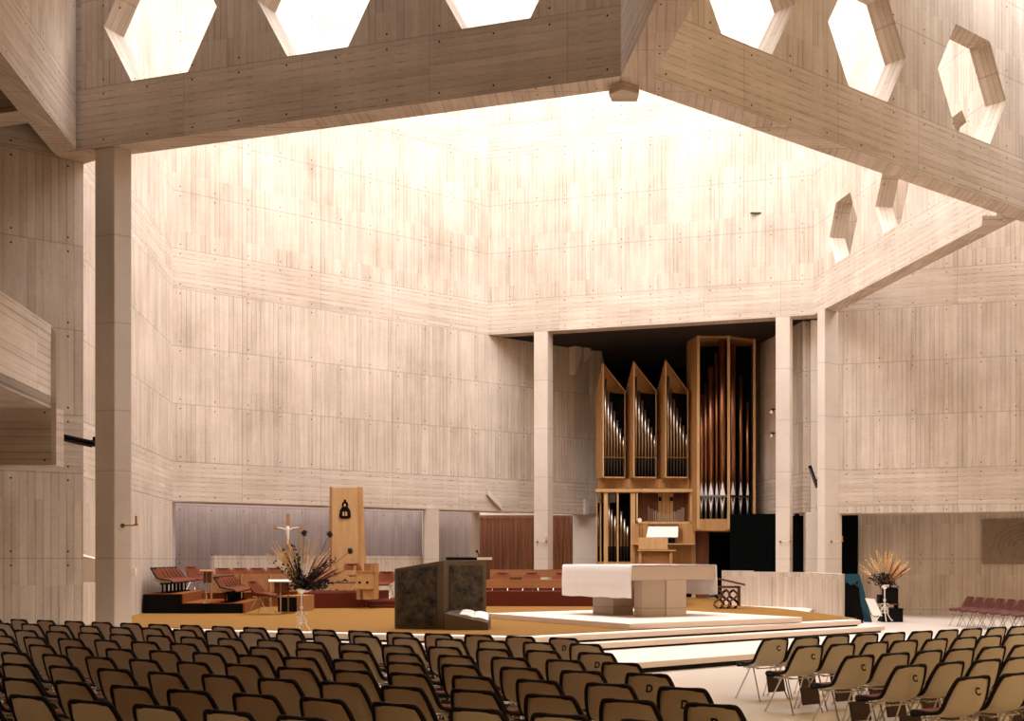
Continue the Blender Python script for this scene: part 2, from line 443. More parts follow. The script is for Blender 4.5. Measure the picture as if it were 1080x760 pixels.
# diagonal concrete fin on the wall
f0 = online(512.5, PL, dL); f1 = online(527, PL, dL); nf = -nL
zf0 = H + 71 * f0.y / FPX; zf1 = H + 55.5 * f1.y / FPX
bm = B(); w_ = .09
vs = [(f0, zf0 - w_), (f1, zf1 - w_), (f1, zf1 + w_), (f0, zf0 + w_)]
lo = [bm.verts.new((p.x, p.y, z)) for p, z in vs]; hi = [bm.verts.new((p.x + nf.x * .12, p.y + nf.y * .12, z)) for p, z in vs]
bm.faces.new(lo); bm.faces.new(hi[::-1])
for i in range(4): bm.faces.new((lo[i], lo[(i+1) % 4], hi[(i+1) % 4], hi[i]))
struct('trim_7', bm, M_COL, 'small slanting concrete fin on the wall near the organ')
f2 = online(618, PL, dL)
bm = B(); prism(bm, [f2 - dL*.12, f2 + dL * .05, f2 + dL * .05 - nL * .12, f2 - dL * .12 - nL * .12], ZL, [ZL + .55, ZL + .4, ZL + .4, ZL + .55])
struct('trim_8', bm, M_COL)
# columns
def column(nm, poly, z0, z1, label):
    bm = B(); prism(bm, poly, z0, z1); o = struct(nm, bm, M_COL, label, bevel=.015); return o
A_ = Vector(((120.5 - CX) / FPX * 22.02, 22.02)); l_ = online(100, A_, D1); r_ = online(139, A_, D2)
column('column', [A_, r_, r_ + (l_ - A_), l_], 0, RZ + .02, 'tall near concrete column standing beside the left seating block')
COL_NEAR = A_
def rcol(pa, pb, off, label):
    a = online(pa, Pc - Vector((0, 0)), dR); b = online(pb, Pc, dR); n_ = Vector((-dR.y, dR.x))
    poly = [a + n_ * off, b + n_ * off, b + n_ * (off + .48), a + n_ * (off + .48)]
    return column('column', poly, ZS, RZ + .01, label), a
rcol(563, 577.5, .0, 'slender pale column left of the organ')
rcol(818, 833, .0, 'slender pale column right of the organ')
c3 = Vector(((870 - CX) / FPX * 36.3, 36.3)); l3 = online(862, c3, D1); r3 = online(888, c3, D2)
column('column', [c3, r3, r3 + (l3 - c3), l3], ZS, RZ + .01, 'pale column at the right end of the organ wall')
c4 = Vector(((850 - CX) / FPX * 37.6, 37.6)); r4 = Vector(((864 - CX) / FPX * 37.6, 37.6))
column('pillar', [c4, r4, r4 + Vector((0, .6)), c4 + Vector((0, .6))], ZS, H + 50 * 37.6 / FPX, 'short pier beside the column right of the organ')
c5 = Vector(((855 - CX) / FPX * 37.9, 37.9)); r5 = Vector(((866 - CX) / FPX * 37.9, 37.9))
column('pillar', [c5, r5, r5 + Vector((0, .6)), c5 + Vector((0, .6))], H + 50 * 37.6 / FPX, RZ, 'narrow pier between column and organ niche')
# gallery on the left
gy = 21.2
ge = Vector(((54 - CX) / FPX * gy, gy))
ztop = H + 247 * gy / FPX; zbot = H + 160 * gy / FPX; zlow = H + 100 * gy / FPX
g = thing('gallery', 'concrete gallery front projecting from the left nave wall', 'gallery', (ge.x, ge.y, 0)); g['kind'] = 'structure'
def loc(pts, o): return [(p.x - o.location.x, p.y - o.location.y) for p in pts]
bm = B(); prism(bm, loc(slab(ge, ge - D3 * 12, .22, 0, 0, -1), g), zbot, ztop)
obj('parapet', bm, M_BEAM, g, uv_off=(ge.x, ge.y, 0))
bm = B(); ed = hd(-90)
prism(bm, loc([ge + Vector((.0, .005)), ge + Vector((.085, .01)), ge + Vector((.065, .04)), ge + Vector((0, .04))], g), zlow, [ztop - .02, ztop - .12, ztop - .12, ztop - .02])
obj('end_fin', bm, M_COL, g)
bm = B(); prism(bm, loc([ge, ge - D3 * 12, ge - D3 * 12 - Vector((4, 0)), ge + Vector((-4, .0))], g), zbot + .012, zbot + .2)
obj('deck', bm, M_BEAM, g)
bm = B(); prism(bm, loc([ge + Vector((-.02, .1)), ge + Vector((-4, .1)), ge + Vector((-4, .5)), ge + Vector((-.02, .5))], g), zlow, zbot + .02)
obj('support_wall', bm, M_BEAM, g, uv_off=(ge.x, ge.y, 0))
# ceilings and enclosing walls (mostly out of view)
bm = B()
mid0 = FR - D3 * 24
prism(bm, [(-22, -14), (24, -14), (24, -1), (-22, -1)], NAVE, NAVE + .3)
prism(bm, [(-22, -1), (16.1, -1), (16.1, 8), (-22, 8)], NAVE, NAVE + .3)
prism(bm, [(16, -1), (24, -1), (24, 8), (16, 8)], NAVE, NAVE + .3)
prism(bm, [(-22, 8), (24, 8), (24, 11), (-22, 11)], NAVE, NAVE + .3)
prism(bm, [(-22, 11), (-8.5, 11), NL + Vector((0, .3)), NL + Vector((-1.5, 5)), (-22, 27)], NAVE, NAVE + .3)
prism(bm, [(-8.5, 11), (1.2, 11), FL - D3 * 1.5, NL + dFL * .2 + Vector((.3, -1.5))], NAVE, NAVE + .3)
sa, sb = FR + D2 * 6.5, FR + D2 * 16
off = hd(138.2) * 1.8; off2 = hd(138.2) * 5.0
prism(bm, [FR + Vector((.1, -.0)), sa, sa + off, sb + off2, (24, 28), (24, 11), (2.4, 11)], NAVE, NAVE + .3)
prism(bm, [sb + off2, sb + D2 * 3, (19, 48), (24, 48), (24, 28)], NAVE, NAVE + .3)
struct('ceiling', bm, M_BEAM)
bm = B(); prism(bm, [(-24, -14), (26, -14), (26, -13.6), (-24, -13.6)], 0, NAVE); struct('wall_rear', bm, M_WALL)
bm = B(); prism(bm, [(-18.6, -14), (-18.2, -14), (-18.2, 24), (-18.6, 24)], 0, NAVE); struct('wall_far_left', bm, M_WALL)
bm = B(); prism(bm, [(21, -14), (21.4, -14), (21.4, 42), (21, 42)], 0, NAVE); struct('wall_far_right', bm, M_WALL)
# ================================================================ sanctuary floor and steps
V0 = atz(557, CY + 82.2, ZS); VR = atz(938, CY + 65, ZS)
VR = V0 + D2 * (VR - V0).dot(D2)
LEFT = online(86, V0, D1)
def inter(p, d, q, e):
    den = d.x * e.y - d.y * e.x; t = ((q.x - p.x) * e.y - (q.y - p.y) * e.x) / den
    return p + d * t
nl = Vector((-D1.y, D1.x));  nl = nl if nl.y < 0 else -nl         # outward normals
nr = Vector((-D2.y, D2.x)); nr = nr if nr.y < 0 else -nr
ne = Vector((D3.y, -D3.x)); ne = ne if ne.x > 0 else -ne
def plat(a, b, c, back=0.0):                                     # front-left, front-right, right-end offsets
    p = V0 + nl * a; q = V0 + nr * b; r = VR + ne * c
    v0 = inter(p, D1, q, D2); v1 = inter(q, D2, r, D3)
    return [p + D1 * ((LEFT - V0).length + .0), v0, v1, v1 + D3 * 3.5]
def platform(nm, offs, ztop, label, thick=.095, gap=True):
    f = plat(*offs)
    backp = [Vector((5.3, 37)), Vector((5.9, 46.5)), Vector((-14.0, 46.5)), Vector((-16.2, 31))]
    bm = B(); prism(bm, [tuple(p) for p in f + backp], ztop - thick, ztop)
    o = struct(nm, bm, M_STEP, label, bevel=.008)
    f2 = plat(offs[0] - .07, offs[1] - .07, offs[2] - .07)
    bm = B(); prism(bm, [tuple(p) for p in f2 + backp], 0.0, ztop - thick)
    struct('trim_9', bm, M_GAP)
platform('floor_sanctuary', (0, 0, 0), ZS, 'raised sanctuary platform with pale kerb')
platform('floor_step_upper', (.34, .34, .5), .307, 'pale step below the sanctuary kerb')
platform('floor_step_lower', (1.3, 2.55, .9), .173, 'broad pale lower step in front of the sanctuary')
f = plat(-.42, -.42, -.25)
f[2] = f[1] + D2 * ((f[2] - f[1]).length - .9)
bm = B(); prism(bm, [tuple(p) for p in [f[0] + D1 * .3, f[1], online(904, f[1], D2), atz(824, 641.8, ZS), atz(757, 637.2, ZS), Vector((3.0, 41)), Vector((-12.5, 41)), Vector((-14.3, 31))]], ZS, ZS + .012)
struct('floor_carpet', bm, M_CARPET, 'mustard carpet of the sanctuary')
# concrete parapets at the right of the sanctuary
p0 = atz(757, 637.5, ZS); p1 = atz(849.5, 640.6, ZS); p2 = atz(889, 647.6, ZS)
zp = H - 13.3 * p1.y / FPX
dA = (p1 - p0).normalized(); nA = Vector((-dA.y, dA.x)) * .3
bm = B(); prism(bm, [online(786, p0, dA), p1, p1 + nA, p0 + nA * 1 , ][:3] + [online(786, p0, dA) + nA], ZS, zp)
prism(bm, [p0 + nA*.6, online(787, p0, dA) + nA*.6, online(787, p0, dA) + nA*1.2, p0 + nA*1.2], ZS, zp + .03)
prism(bm, [p1, p2, p2 + Vector((.1, .35)), p1 + nA], .02, zp)
struct('wall_sanctuary_parapet', bm, M_WALL, 'low board-marked concrete parapet right of the altar')
# ================================================================ altar
MA, MB_ = hd(-36), hd(54)
pc = atz(664, 664.3, ZS)
LA = (online(513, pc, MA) - pc).length; LB = (online(846, pc, MB_) - pc).length
t = thing('altar_plinth', 'square pale stone plinth under the altar', 'plinth', (pc.x, pc.y, ZS))
o_ = Vector((pc.x, pc.y))
bm = B(); prism(bm, [(0, 0), MB_ * LB, MB_ * LB + MA * LA, MA * LA], 0.012, .12)
obj('slab', bm, M_STEP, t, bevel=.006)
ac = Vector(((667 - CX) / FPX * 24.7, 24.7)); zt = H - 6.3 * 24.7 / FPX; th = .30
la = (online(594.5, ac, MA) - ac).length; lb = (online(754.5, ac, MB_) - ac).length
alt = thing('altar', 'large pale stone altar table draped with a white cloth', 'altar', (ac.x, ac.y, ZS + .12))
zb_ = ZS + .12
bm = B(); prism(bm, [(0, 0), MB_ * lb, MB_ * lb + MA * la, MA * la], zt - th - zb_, zt - zb_)
obj('slab', bm, M_STONE, alt, bevel=.012)
def legs(pxs, yb, dl, dr):
    k = atz(pxs[1], yb, zb_); l = online(pxs[0], k, dl); r = online(pxs[2], k, dr)
    return [k - ac, r - ac, r - ac + (l - k), l - ac]
bm = B(); prism(bm, legs((625, 647, 668), 648.6, hd(-58), MB_), 0, zt - th - zb_); obj('support', bm, M_STONE, alt, bevel=.01)
bm = B(); prism(bm, legs((668.5, 677, 703), 650.3, MA, hd(80)), 0, zt - th - zb_); obj('support', bm, M_STONE, alt, bevel=.01)
bm = B(); k2 = atz(703, 650.2, zb_); r2 = online(724, k2, hd(62)); prism(bm, [k2 - ac, r2 - ac, r2 - ac + MA * .45, k2 - ac + MA * .45], 0, zt - th - zb_); obj('support', bm, M_STONE, alt, bevel=.01)
# cloth: over the top, hanging down both ends
bm = B()
def cl(u, w, z): p = MB_ * u + MA * w; return (p.x, p.y, z)
N = 40; e = .02; zc = zt - zb_ + .012; drop = .38
M1 = 14
u0, u1 = -e, lb + e
path = [(u0, zc - th - drop), (u0 - .01, zc - .35), (u0 - .004, zc - .15), (u0, zc - .02), (u0 + .02, zc), (u1 * .5, zc), (u1 - .02, zc), (u1, zc - .02), (u1 + .004, zc - .2), (u1 + .012, zc - .35), (u1 + .01, zc - th - drop * .9)]
rows = []
for i in range(N + 1):
    w = -.015 + (la + .03) * i / N
    row = []
    for (u, z) in path:
        hang = max(0, (zc - z) / .54)
        f_ = math.sin(i * 1.9) * .006 + math.sin(i * .7 + 1) * .012
        s_ = -1 if u < lb / 2 else 1
        row.append(bm.verts.new(cl(u + s_ * abs(f_) * hang, w, z + (math.sin(i * .5) * .006 if hang > .8 else 0))))
    rows.append(row)
for i in range(N):
    for j in range(len(path) - 1): bm.faces.new((rows[i][j], rows[i+1][j], rows[i+1][j+1], rows[i][j+1]))
cloth = obj('altar_cloth', bm, M_CLOTH, None, smooth=True); cloth.location = (ac.x, ac.y, zb_)
s_ = cloth.modifiers.new('s', 'SOLIDIFY'); s_.thickness = .006; s_.offset = 1
tag(cloth, 'white linen cloth draped over the stone altar, hanging down its front', 'altar cloth')
# ================================================================ chairs
def catmull(P, n):
    out = []
    for i in range(len(P) - 1):
        p0 = P[max(i-1, 0)]; p1 = P[i]; p2 = P[i+1]; p3 = P[min(i+2, len(P)-1)]
        for k in range(n):
            t = k / n
            out.append(tuple(.5 * ((2*b) + (-a + c) * t + (2*a - 5*b + 4*c - d) * t*t + (-a + 3*b - 3*c + d) * t**3) for a, b, c, d in zip(p0, p1, p2, p3)))
    out.append(tuple(P[-1])); return out
#            y     z     half width  side lift
PROF = [(.235, .415, .185, .00), (.215, .440, .212, .006), (.12, .435, .230, .020), (.00, .420, .236, .034), (-.12, .425, .238, .050),
        (-.195, .470, .238, .060), (-.232, .56, .232, .050), (-.262, .67, .212, .032), (-.282, .745, .186, .018), (-.286, .762, .166, .012)]
def shell_bm(t0, t1, grow, seg=3, cols=8):
    """curved bucket between offsets t0..t1 along the inner normal; grow widens the outline"""
    P = catmull(PROF, seg); n = len(P); bm = B()
    def grid(off):
        rows = []
        for i, (y, z, w, lift) in enumerate(P):
            a = P[max(i-1, 0)]; b = P[min(i+1, n-1)]
            ty, tz = b[0] - a[0], b[1] - a[1]; L = math.hypot(ty, tz) or 1; ny, nz = -tz / L, ty / L
            if i < n * .35 and nz < 0: ny, nz = -ny, -nz
            ny, nz = (tz / L, -ty / L)
            if i == 0: y += grow * .7
            if i == n - 1: z += grow
            row = []
            for k in range(cols + 1):
                s_ = -1 + 2 * k / cols
                q = abs(s_) ** 3
                row.append(bm.verts.new(((w + grow) * s_, y + ny * (off + lift * q), z + nz * (off + lift * q))))
            rows.append(row)
        return rows
    g0, g1 = grid(t0), grid(t1)
    for i in range(n - 1):
        for k in range(cols):
            bm.faces.new((g0[i][k], g0[i][k+1], g0[i+1][k+1], g0[i+1][k])); bm.faces.new((g1[i][k], g1[i+1][k], g1[i+1][k+1], g1[i][k+1]))
        bm.faces.new((g0[i][0], g0[i+1][0], g1[i+1][0], g1[i][0])); bm.faces.new((g0[i][cols], g1[i][cols], g1[i+1][cols], g0[i+1][cols]))
    for k in range(cols):
        bm.faces.new((g0[0][k], g1[0][k], g1[0][k+1], g0[0][k+1])); bm.faces.new((g0[-1][k], g0[-1][k+1], g1[-1][k+1], g1[-1][k]))
    return bm
def rim_bm(r=.019):
    P = catmull(PROF, 3); n = len(P); L_, R_ = [], []
    for i, (y, z, w, lift) in enumerate(P):
        a = P[max(i-1, 0)]; b = P[min(i+1, n-1)]
        ty, tz = b[0] - a[0], b[1] - a[1]; L = math.hypot(ty, tz) or 1
        p = (w + .006, y + tz / L * (lift + .006), z - ty / L * (lift + .006))
        R_.append(p); L_.append((-p[0], p[1], p[2]))
    top = [(R_[-1][0] * s_, R_[-1][1] - .0, R_[-1][2] + .006 - .008 * (1 - s_ * s_)) for s_ in (.75, .4, 0, -.4, -.75)]
    bot = [(L_[0][0] * s_, L_[0][1] + .004, L_[0][2]) for s_ in (.6, 0, -.6)]
    bm = B(); tube(bm, R_ + top + L_[::-1] + bot + [R_[0]], r, 6, False); return bm
def sign(v): return 1 if v > 0 else -1
# check inner normal direction once: for the back (going up) inner side is +y
def leg_bm(sx, sy):
    bm = B(); tube(bm, [(sx * .17, .03 * sy - .01, .405), (sx * .225, sy * .235, .012)], .009, 6)
    tube(bm, [(sx * .226, sy * .236, .0), (sx * .225, sy * .235, .028)], .013, 6); return bm
def frame_bm():
    bm = B()
    for sx in (-1, 1): tube(bm, [(sx * .17, -.16, .408), (sx * .17, .14, .405)], .009, 6)
    for y in (-.14, .12): tube(bm, [(-.2, y, .402), (.2, y, .402)], .008, 6)
    for sx in (-1, 1): tube(bm, [(sx * .2, -.02, .40), (sx * .252, -.02, .41), (sx * .252, -.02, .385)], .008, 6)
    return bm
def make_chair(name, label, cat, shell, pad, rim, kneeler=True, group=None, low=False):
    t = thing(name, label, cat, group=group)
    obj('shell', shell_bm(0, .008, 0), shell, t, smooth=True)
    obj('upholstery', shell_bm(.010, .026, .006), pad, t, smooth=True)
    obj('edge_piping', rim_bm(), rim, t, smooth=True)
    if low:
        for ch in t.children: ch.location.z = -.15
        bm = B(); box(bm, (0, 0, .235), (.40, .07, .04)); obj('frame', bm, M_BLACK, t)
        for sx in (-1, 1):
            bm = B(); tube(bm, [(sx * .14, 0, 0), (sx * .14, 0, .25)], .02, 8); tube(bm, [(sx * .14, -.12, .012), (sx * .14, .12, .012)], .014, 6); obj('leg', bm, M_BLACK, t)
        return t
    obj('frame', frame_bm(), M_CHROME, t)
    for sx in (-1, 1):
        for sy in (-1, 1): obj('leg', leg_bm(sx, sy), M_CHROME, t)
    if kneeler:
        bm = B(); box(bm, (0, -.27, .215), (.26, .035, .20), rx=-.22); obj('kneeler', bm, M_KNEEL, t, bevel=.008)
        
    return t
def letter(ch, parent):
    cu = bpy.data.curves.new('row_letter', 'FONT'); cu.body = ch; cu.size = .088; cu.extrude = .001; cu.align_x = 'CENTER'; cu.offset = .003
    cu.materials.append(M_BLACK)
    tmp = bpy.data.objects.new('row_letter', cu); C.objects.link(tmp); bpy.context.view_layer.update()
    me = bpy.data.meshes.new_from_object(tmp.evaluated_get(bpy.context.evaluated_depsgraph_get())); bpy.data.objects.remove(tmp)
    me.name = 'row_letter'; o = bpy.data.objects.new('row_letter', me); C.objects.link(o); o.parent = parent
    # the back slopes from (-.232,.56) to (-.282,.745); put the letter on its outside
    o.location = (.03, -.294, .625); o.rotation_euler = (PI / 2 - .24 + .0, 0, 0)
    return o
def vis(X, Y, ztop=.76, margin=40):
    if Y < 1: return False
    px = CX + X / Y * FPX; py = CY + (H - ztop) / Y * FPX
    return -margin < px < 1080 + margin and py < 766
nave = make_chair('stacking_chair', 'x', 'chair', M_BEIGE, M_PADR, M_PAD)
used = [False]
def put(root, X, Y, z, heading, label, group, flag=used):
    if not flag[0]:
        flag[0] = True; r = root; r.location = (X, Y, z); r.rotation_euler = (0, 0, -math.radians(heading)); r['label'] = label; r['group'] = group
        return r
    return dup(root, (X, Y, z), heading, label, group)
def topat(px, py): return atz(px, py, .765)
def hoff(h, d): return hd(h) * d
letters = []
# left block: rows run from their aisle end (marked D) to the left
ends = [(594, 673.5), (616, 680), (626, 689.5), (655, 700), (680, 712), (719, 727), (750, 745), (792, 770), (840, 800)]
HL = 27
for r, (px, py) in enumerate(ends):
    e = topat(px, py)
    for k in range(19):
        p = e + hd(-63.1) * (.645 * k) + Vector((random.uniform(-.012, .012), random.uniform(-.03, .03)))
        c = p + hoff(HL, .28)
        if not vis(p.x, p.y): continue
        if k == 0:
            lb = 'grey-beige chair at the aisle end of the %s row from the steps, left block' % ORD[r]
        else:
            lb = 'grey-beige chair, %s from the aisle, %s row from the steps, left block' % (ORD[k], ORD[r])
        ch = put(nave, c.x, c.y, 0, HL + random.uniform(-3, 3), lb, 'chairs of the left seating block')
        if k == 0 and r in (0, 2, 4, 5, 6): letters.append((ch, 'D'))
ends = [(819, 674), (855, 682), (907, 692), (962, 702.5), (1030, 715), (1118, 733)]
HR = -35.5
for r, (px, py) in enumerate(ends):
    e = topat(px, py)
    for k in range(14):
        p = e + hd(54.5) * (.53 * k) + Vector((random.uniform(-.012, .012), random.uniform(-.03, .03)))
        c = p + hoff(HR, .28)
        if not vis(p.x, p.y): continue
        if k == 0:
            lb = 'pale beige chair marked C at the aisle end, %s row from the steps, right block' % ORD[r]
        else:
            lb = 'pale beige chair, %s from the aisle, %s row from the steps, right block' % (ORD[k], ORD[r])
        ch = put(nave, c.x, c.y, 0, HR + random.uniform(-3, 3), lb, 'chairs of the right seating block')
        if k == 0: letters.append((ch, 'C'))
for ch, l in letters: letter(l, ch)
# red chairs along the right recess: a single row seen edge on
red = make_chair('red_chair', 'x', 'chair', M_REDSH, M_REDSH, M_REDSH, kneeler=False); fr = [False]
e = atz(1014, 660, 0)
for k in range(9):
    p = e - D3 * (.55 * k)
    if not vis(p.x, p.y): continue
    put(red, p.x, p.y, 0, -101.8, 'red shell chair, %s from the far end of the row in the right recess' % ORD[k], 'red chairs in the right recess', fr)
for k in range(5):
    p = e - D3 * (1.6 + .55 * k) + Vector((.85, .1))
    if not vis(p.x, p.y): continue
    put(red, p.x, p.y, 0, -101.8, 'red shell chair, %s from the far end of the rear row in the right recess' % ORD[k], 'red chairs in the right recess', fr)
# ---------------------------------------------------------------- choir on the left of the sanctuary
SAVE = PROF
PROF = [(a * 1.08, b, c * 1.02, d * 2.3) for a, b, c, d in SAVE]
M_PADO = plain('orange_rust_upholstery', (112, 58, 32), .8, 0, .12, 20, .2)
choir = make_chair('choir_chair', 'x', 'chair', M_BEIGE, M_PADO, M_PAD, kneeler=False, low=True); fc_ = [False]
# stepped platforms with black sides and rust carpet
ye = 29.3; zt1, zt2 = ZS + .46, ZS + .24
def X(px, Y): return (px - CX) / FPX * Y
q0 = Vector((X(151, ye), ye)); 
t = thing('choir_platform', 'black-sided stepped choir platform with rust carpet, against the left wall', 'platform', (q0.x, q0.y, ZS + .012))
k_ = D3 * 3.4
def xo(px): return Vector((X(px, ye) - q0.x, 0))
bm = B(); prism(bm, [xo(151), xo(192), xo(192) + k_, xo(151) + k_], 0, [.46, .46, .46, .46]); 
o = obj('upper_tier', bm, M_BLACK, t)
bm = B(); prism(bm, [xo(192), xo(256), xo(256) + k_, xo(192) + k_], 0, [.235, .235, .235, .235]); obj('lower_tier', bm, M_BLACK, t)
bm = B(); prism(bm, [xo(153) + D3 * .0, xo(191), xo(191) + k_, xo(153) + k_], .46, .475)
prism(bm, [xo(191), xo(193), xo(193) + k_, xo(191) + k_], .24, .475)
prism(bm, [xo(193), xo(257), xo(257) + k_, xo(193) + k_], .235, .25)
prism(bm, [xo(256.2), xo(258), xo(258) + k_, xo(256.2) + k_], 0, .25)
obj('carpet', bm, M_RUST, t)
zpA = ZS + .012 + .475; zpB = ZS + .012 + .25
for k in range(6):
    p = Vector((X(174, ye + .35), ye + .35)) + D3 * (.53 * k)
    put(choir, p.x, p.y, zpA, 92, 'rust and beige choir chair, %s from the nave in the upper row by the wall' % ORD[k], 'choir chairs of the upper row', fc_)
for k in range(6):
    p = Vector((X(240, ye + .3), ye + .3)) + D3 * (.53 * k)
    put(choir, p.x, p.y, zpB, 92, 'rust and beige choir chair, %s from the nave in the lower row' % ORD[k], 'choir chairs of the lower row', fc_)
rust = make_chair('rust_chair', 'x', 'chair', M_PADO, M_PADO, M_PADR, kneeler=False); fb = [False]
PROF = SAVE
for i, (px, Y, hdg, z, lb) in enumerate(((208, 33.6, 120, zpA - .15, 'rust choir chair standing alone behind the upper row'), (277, 28.8, 100, ZS+.02, 'rust armchair-like choir chair beside the small reading shelf'),
        (374, 33.8, 150, ZS + .42, 'rust chair in front of the tall oak backboard'), (405, 33.4, 185, ZS + .2, 'rust chair immediately left of the bronze lectern'))):
    put(rust, X(px, Y), Y, z, hdg, lb, 'single chairs about the sanctuary', fb)
wd = dL; wo = -nL                                   # along the back-left wall / out from it
def wpt(px, out): return online(px, PL + wo * out, wd)
for i, px in enumerate((239, 257, 275, 293)):
    p = wpt(px, .75)
    rr_ = put(rust, p.x, p.y, ZS + .42, 48 + 90, 'rust chair behind the long plywood screen, %s from the left' % ORD[i], 'chairs behind the plywood screen', fb); rr_.scale = (1, 1, .84)
bm = B(); prism(bm, [wpt(214, 1.75), wpt(322, 1.75), wpt(322, .1), wpt(214, .1)], ZS + .012, ZS + .42)
tag(obj('choir_riser', bm, M_RUST), 'rust carpeted riser behind the long plywood screen', 'riser')
s0_, s1_ = wpt(222, 1.85), wpt(314, 1.85)
t = thing('choir_screen', 'long low orange plywood screen in front of rust chairs, left of the cross', 'screen', (s0_.x, s0_.y, ZS + .012))
L_ = s1_ - s0_; rz_ = math.atan2(L_.y, L_.x)
for i in range(3):
    bm = B(); q = L_ * ((i + .5) / 3); box(bm, (q.x, q.y, .66), (L_.length / 3 - .03, .03, .50), rz=rz_)
    obj('panel', bm, M_OAKX, t)
for i in range(4):
    q = L_ * (i / 3) + wo * .045; bm = B(); box(bm, (q.x, q.y, .45), (.05, .05, .90), rz=rz_); obj('post', bm, M_OAK, t)
# dark box with oak top, plus maroon risers
Y0 = 30.2
t = thing('riser_box', 'black-fronted box with oak top beside the processional cross', 'box', (X(293, Y0), Y0, ZS + .012))
w_ = X(313, Y0) - X(293, Y0)
bm = B(); prism(bm, [(0, 0), (w_, 0), (w_, 1.0), (.2, 1.0)], 0, .36); obj('body', bm, M_BLACK, t)
bm = B(); prism(bm, [(-.02, 0), (w_ + .16, 0), (w_ + .16, 1.0), (.2, 1.2)], .36, .40); prism(bm, [(w_, 0), (w_ + .16, 0), (w_ + .16, 1.0), (w_, 1.0)], 0, .36); obj('top', bm, M_OAKX, t)
Y1 = 32.2
bm = B(); prism(bm, [(X(321, Y1), Y1), (X(386, Y1 + .5), Y1 + .5), (X(386, Y1 + .5), Y1 + 3.4), (X(321, Y1 + .5) - .6, Y1 + 3.6)], ZS + .012, ZS + .42)
tag(obj('president_riser', bm, M_MAROON), 'maroon riser under the tall oak backboard and its chair', 'riser')
bm = B(); prism(bm, [(X(386, Y1 + .6), Y1 + .6), (X(417, Y1 + .6), Y1 + .6), (X(425, Y1 + .5), Y1 + 3.4), (X(386, Y1 + .5), Y1 + 3.4)], ZS + .012, ZS + .19)
prism(bm, [(X(386, Y1), Y1 + .35), (X(417, Y1), Y1 + .35), (X(417, Y1), Y1 + .6), (X(386, Y1), Y1 + .6)], ZS + .012, ZS + .08)
tag(obj('low_riser', bm, M_MAROON), 'low maroon riser immediately left of the bronze lectern', 'riser')
# low tables / shelves among the choir
def shelf(px, Y, z, w, top, lb, mat):
    t = thing('reading_shelf', lb, 'lectern', (X(px, Y), Y, z))
    bm = B(); tube(bm, [(0, 0, 0), (0, 0, top - .02)], .018, 8); tube(bm, [(0, 0, 0), (0, 0, .02)], .12, 12); obj('post', bm, M_CHROME, t)
    bm = B(); box(bm, (0, 0, top), (w, .34, .025), ry=.0, rx=.1, rz=.3); obj('shelf', bm, mat, t)
    bm = B(); box(bm, (.02, 0, top - .16), (w * .6, .02, .26), rz=.3); obj('apron', bm, M_BROWNW, t)
shelf(218, 29.2, zpB, .32, .78, 'thin-posted dark reading shelf between the two rows of choir chairs', M_OAKX)
shelf(296, 28.6, ZS + .012, .55, .80, 'small pale-topped reading shelf beside the processional cross', M_WHITE)
# oak bench fronts to the right of the lectern
rustb = [False]
Yb = 33.9
bm = B(); prism(bm, [(X(513, Yb) - .8, Yb), (X(722, Yb), Yb - .4), (X(722, Yb), Yb + 3.6), (X(513, Yb) - .8, Yb + 3.6)], ZS + .012, ZS + .42)
tag(obj('clergy_riser', bm, M_MAROON), 'long maroon riser behind the altar and bronze lectern', 'riser')
bm = B(); prism(bm, [(X(513, Yb) - .8, Yb + 1.75), (X(722, Yb), Yb + 1.6), (X(722, Yb), Yb + 3.6), (X(513, Yb) - .8, Yb + 3.6)], ZS + .42, ZS + .62)
tag(obj('clergy_riser', bm, M_MAROON), 'second higher maroon step behind the lower oak bench front', 'riser')
def front(Y, zlo, zhi, x0, x1, lb):
    t = thing('bench_front', lb, 'bench front', (x0, Y, ZS + .42))
    n = 4; L = x1 - x0
    for i in range(n):
        bm = B(); box(bm, (L * (i + .5) / n, 0, (zlo + zhi) / 2 - ZS - .42), (L / n - .02, .035, zhi - zlo)); obj('panel', bm, M_OAKX, t)
    for i in range(n + 1):
        bm = B(); box(bm, (L * i / n, .04, (zhi - ZS - .42) / 2), (.04, .04, zhi - ZS - .42)); obj('post', bm, M_OAK, t)
x0, x1 = X(508, Yb), X(720, Yb)
zz = lambda py, Y: H + (CY - py) * Y / FPX
front(Yb + .2, zz(620, Yb + .2), zz(611, Yb + .2), x0, x1, 'lower oak bench front on the maroon riser behind the altar')
front(Yb + 2.0, zz(608.5, Yb + 2), zz(600.5, Yb + 2), x0, x1 , 'upper oak bench front, farther back, behind the altar')
for k in range(7):
    xx = x0 + .45 + .86 * k
    rr_ = put(rust, xx, Yb + .75, ZS + .42, 180 + random.uniform(-4, 4), 'rust chair behind the lower oak bench front, %s from the lectern' % ORD[k], 'chairs behind the oak bench fronts', fb)
    rr_.scale = (1, 1, .66)
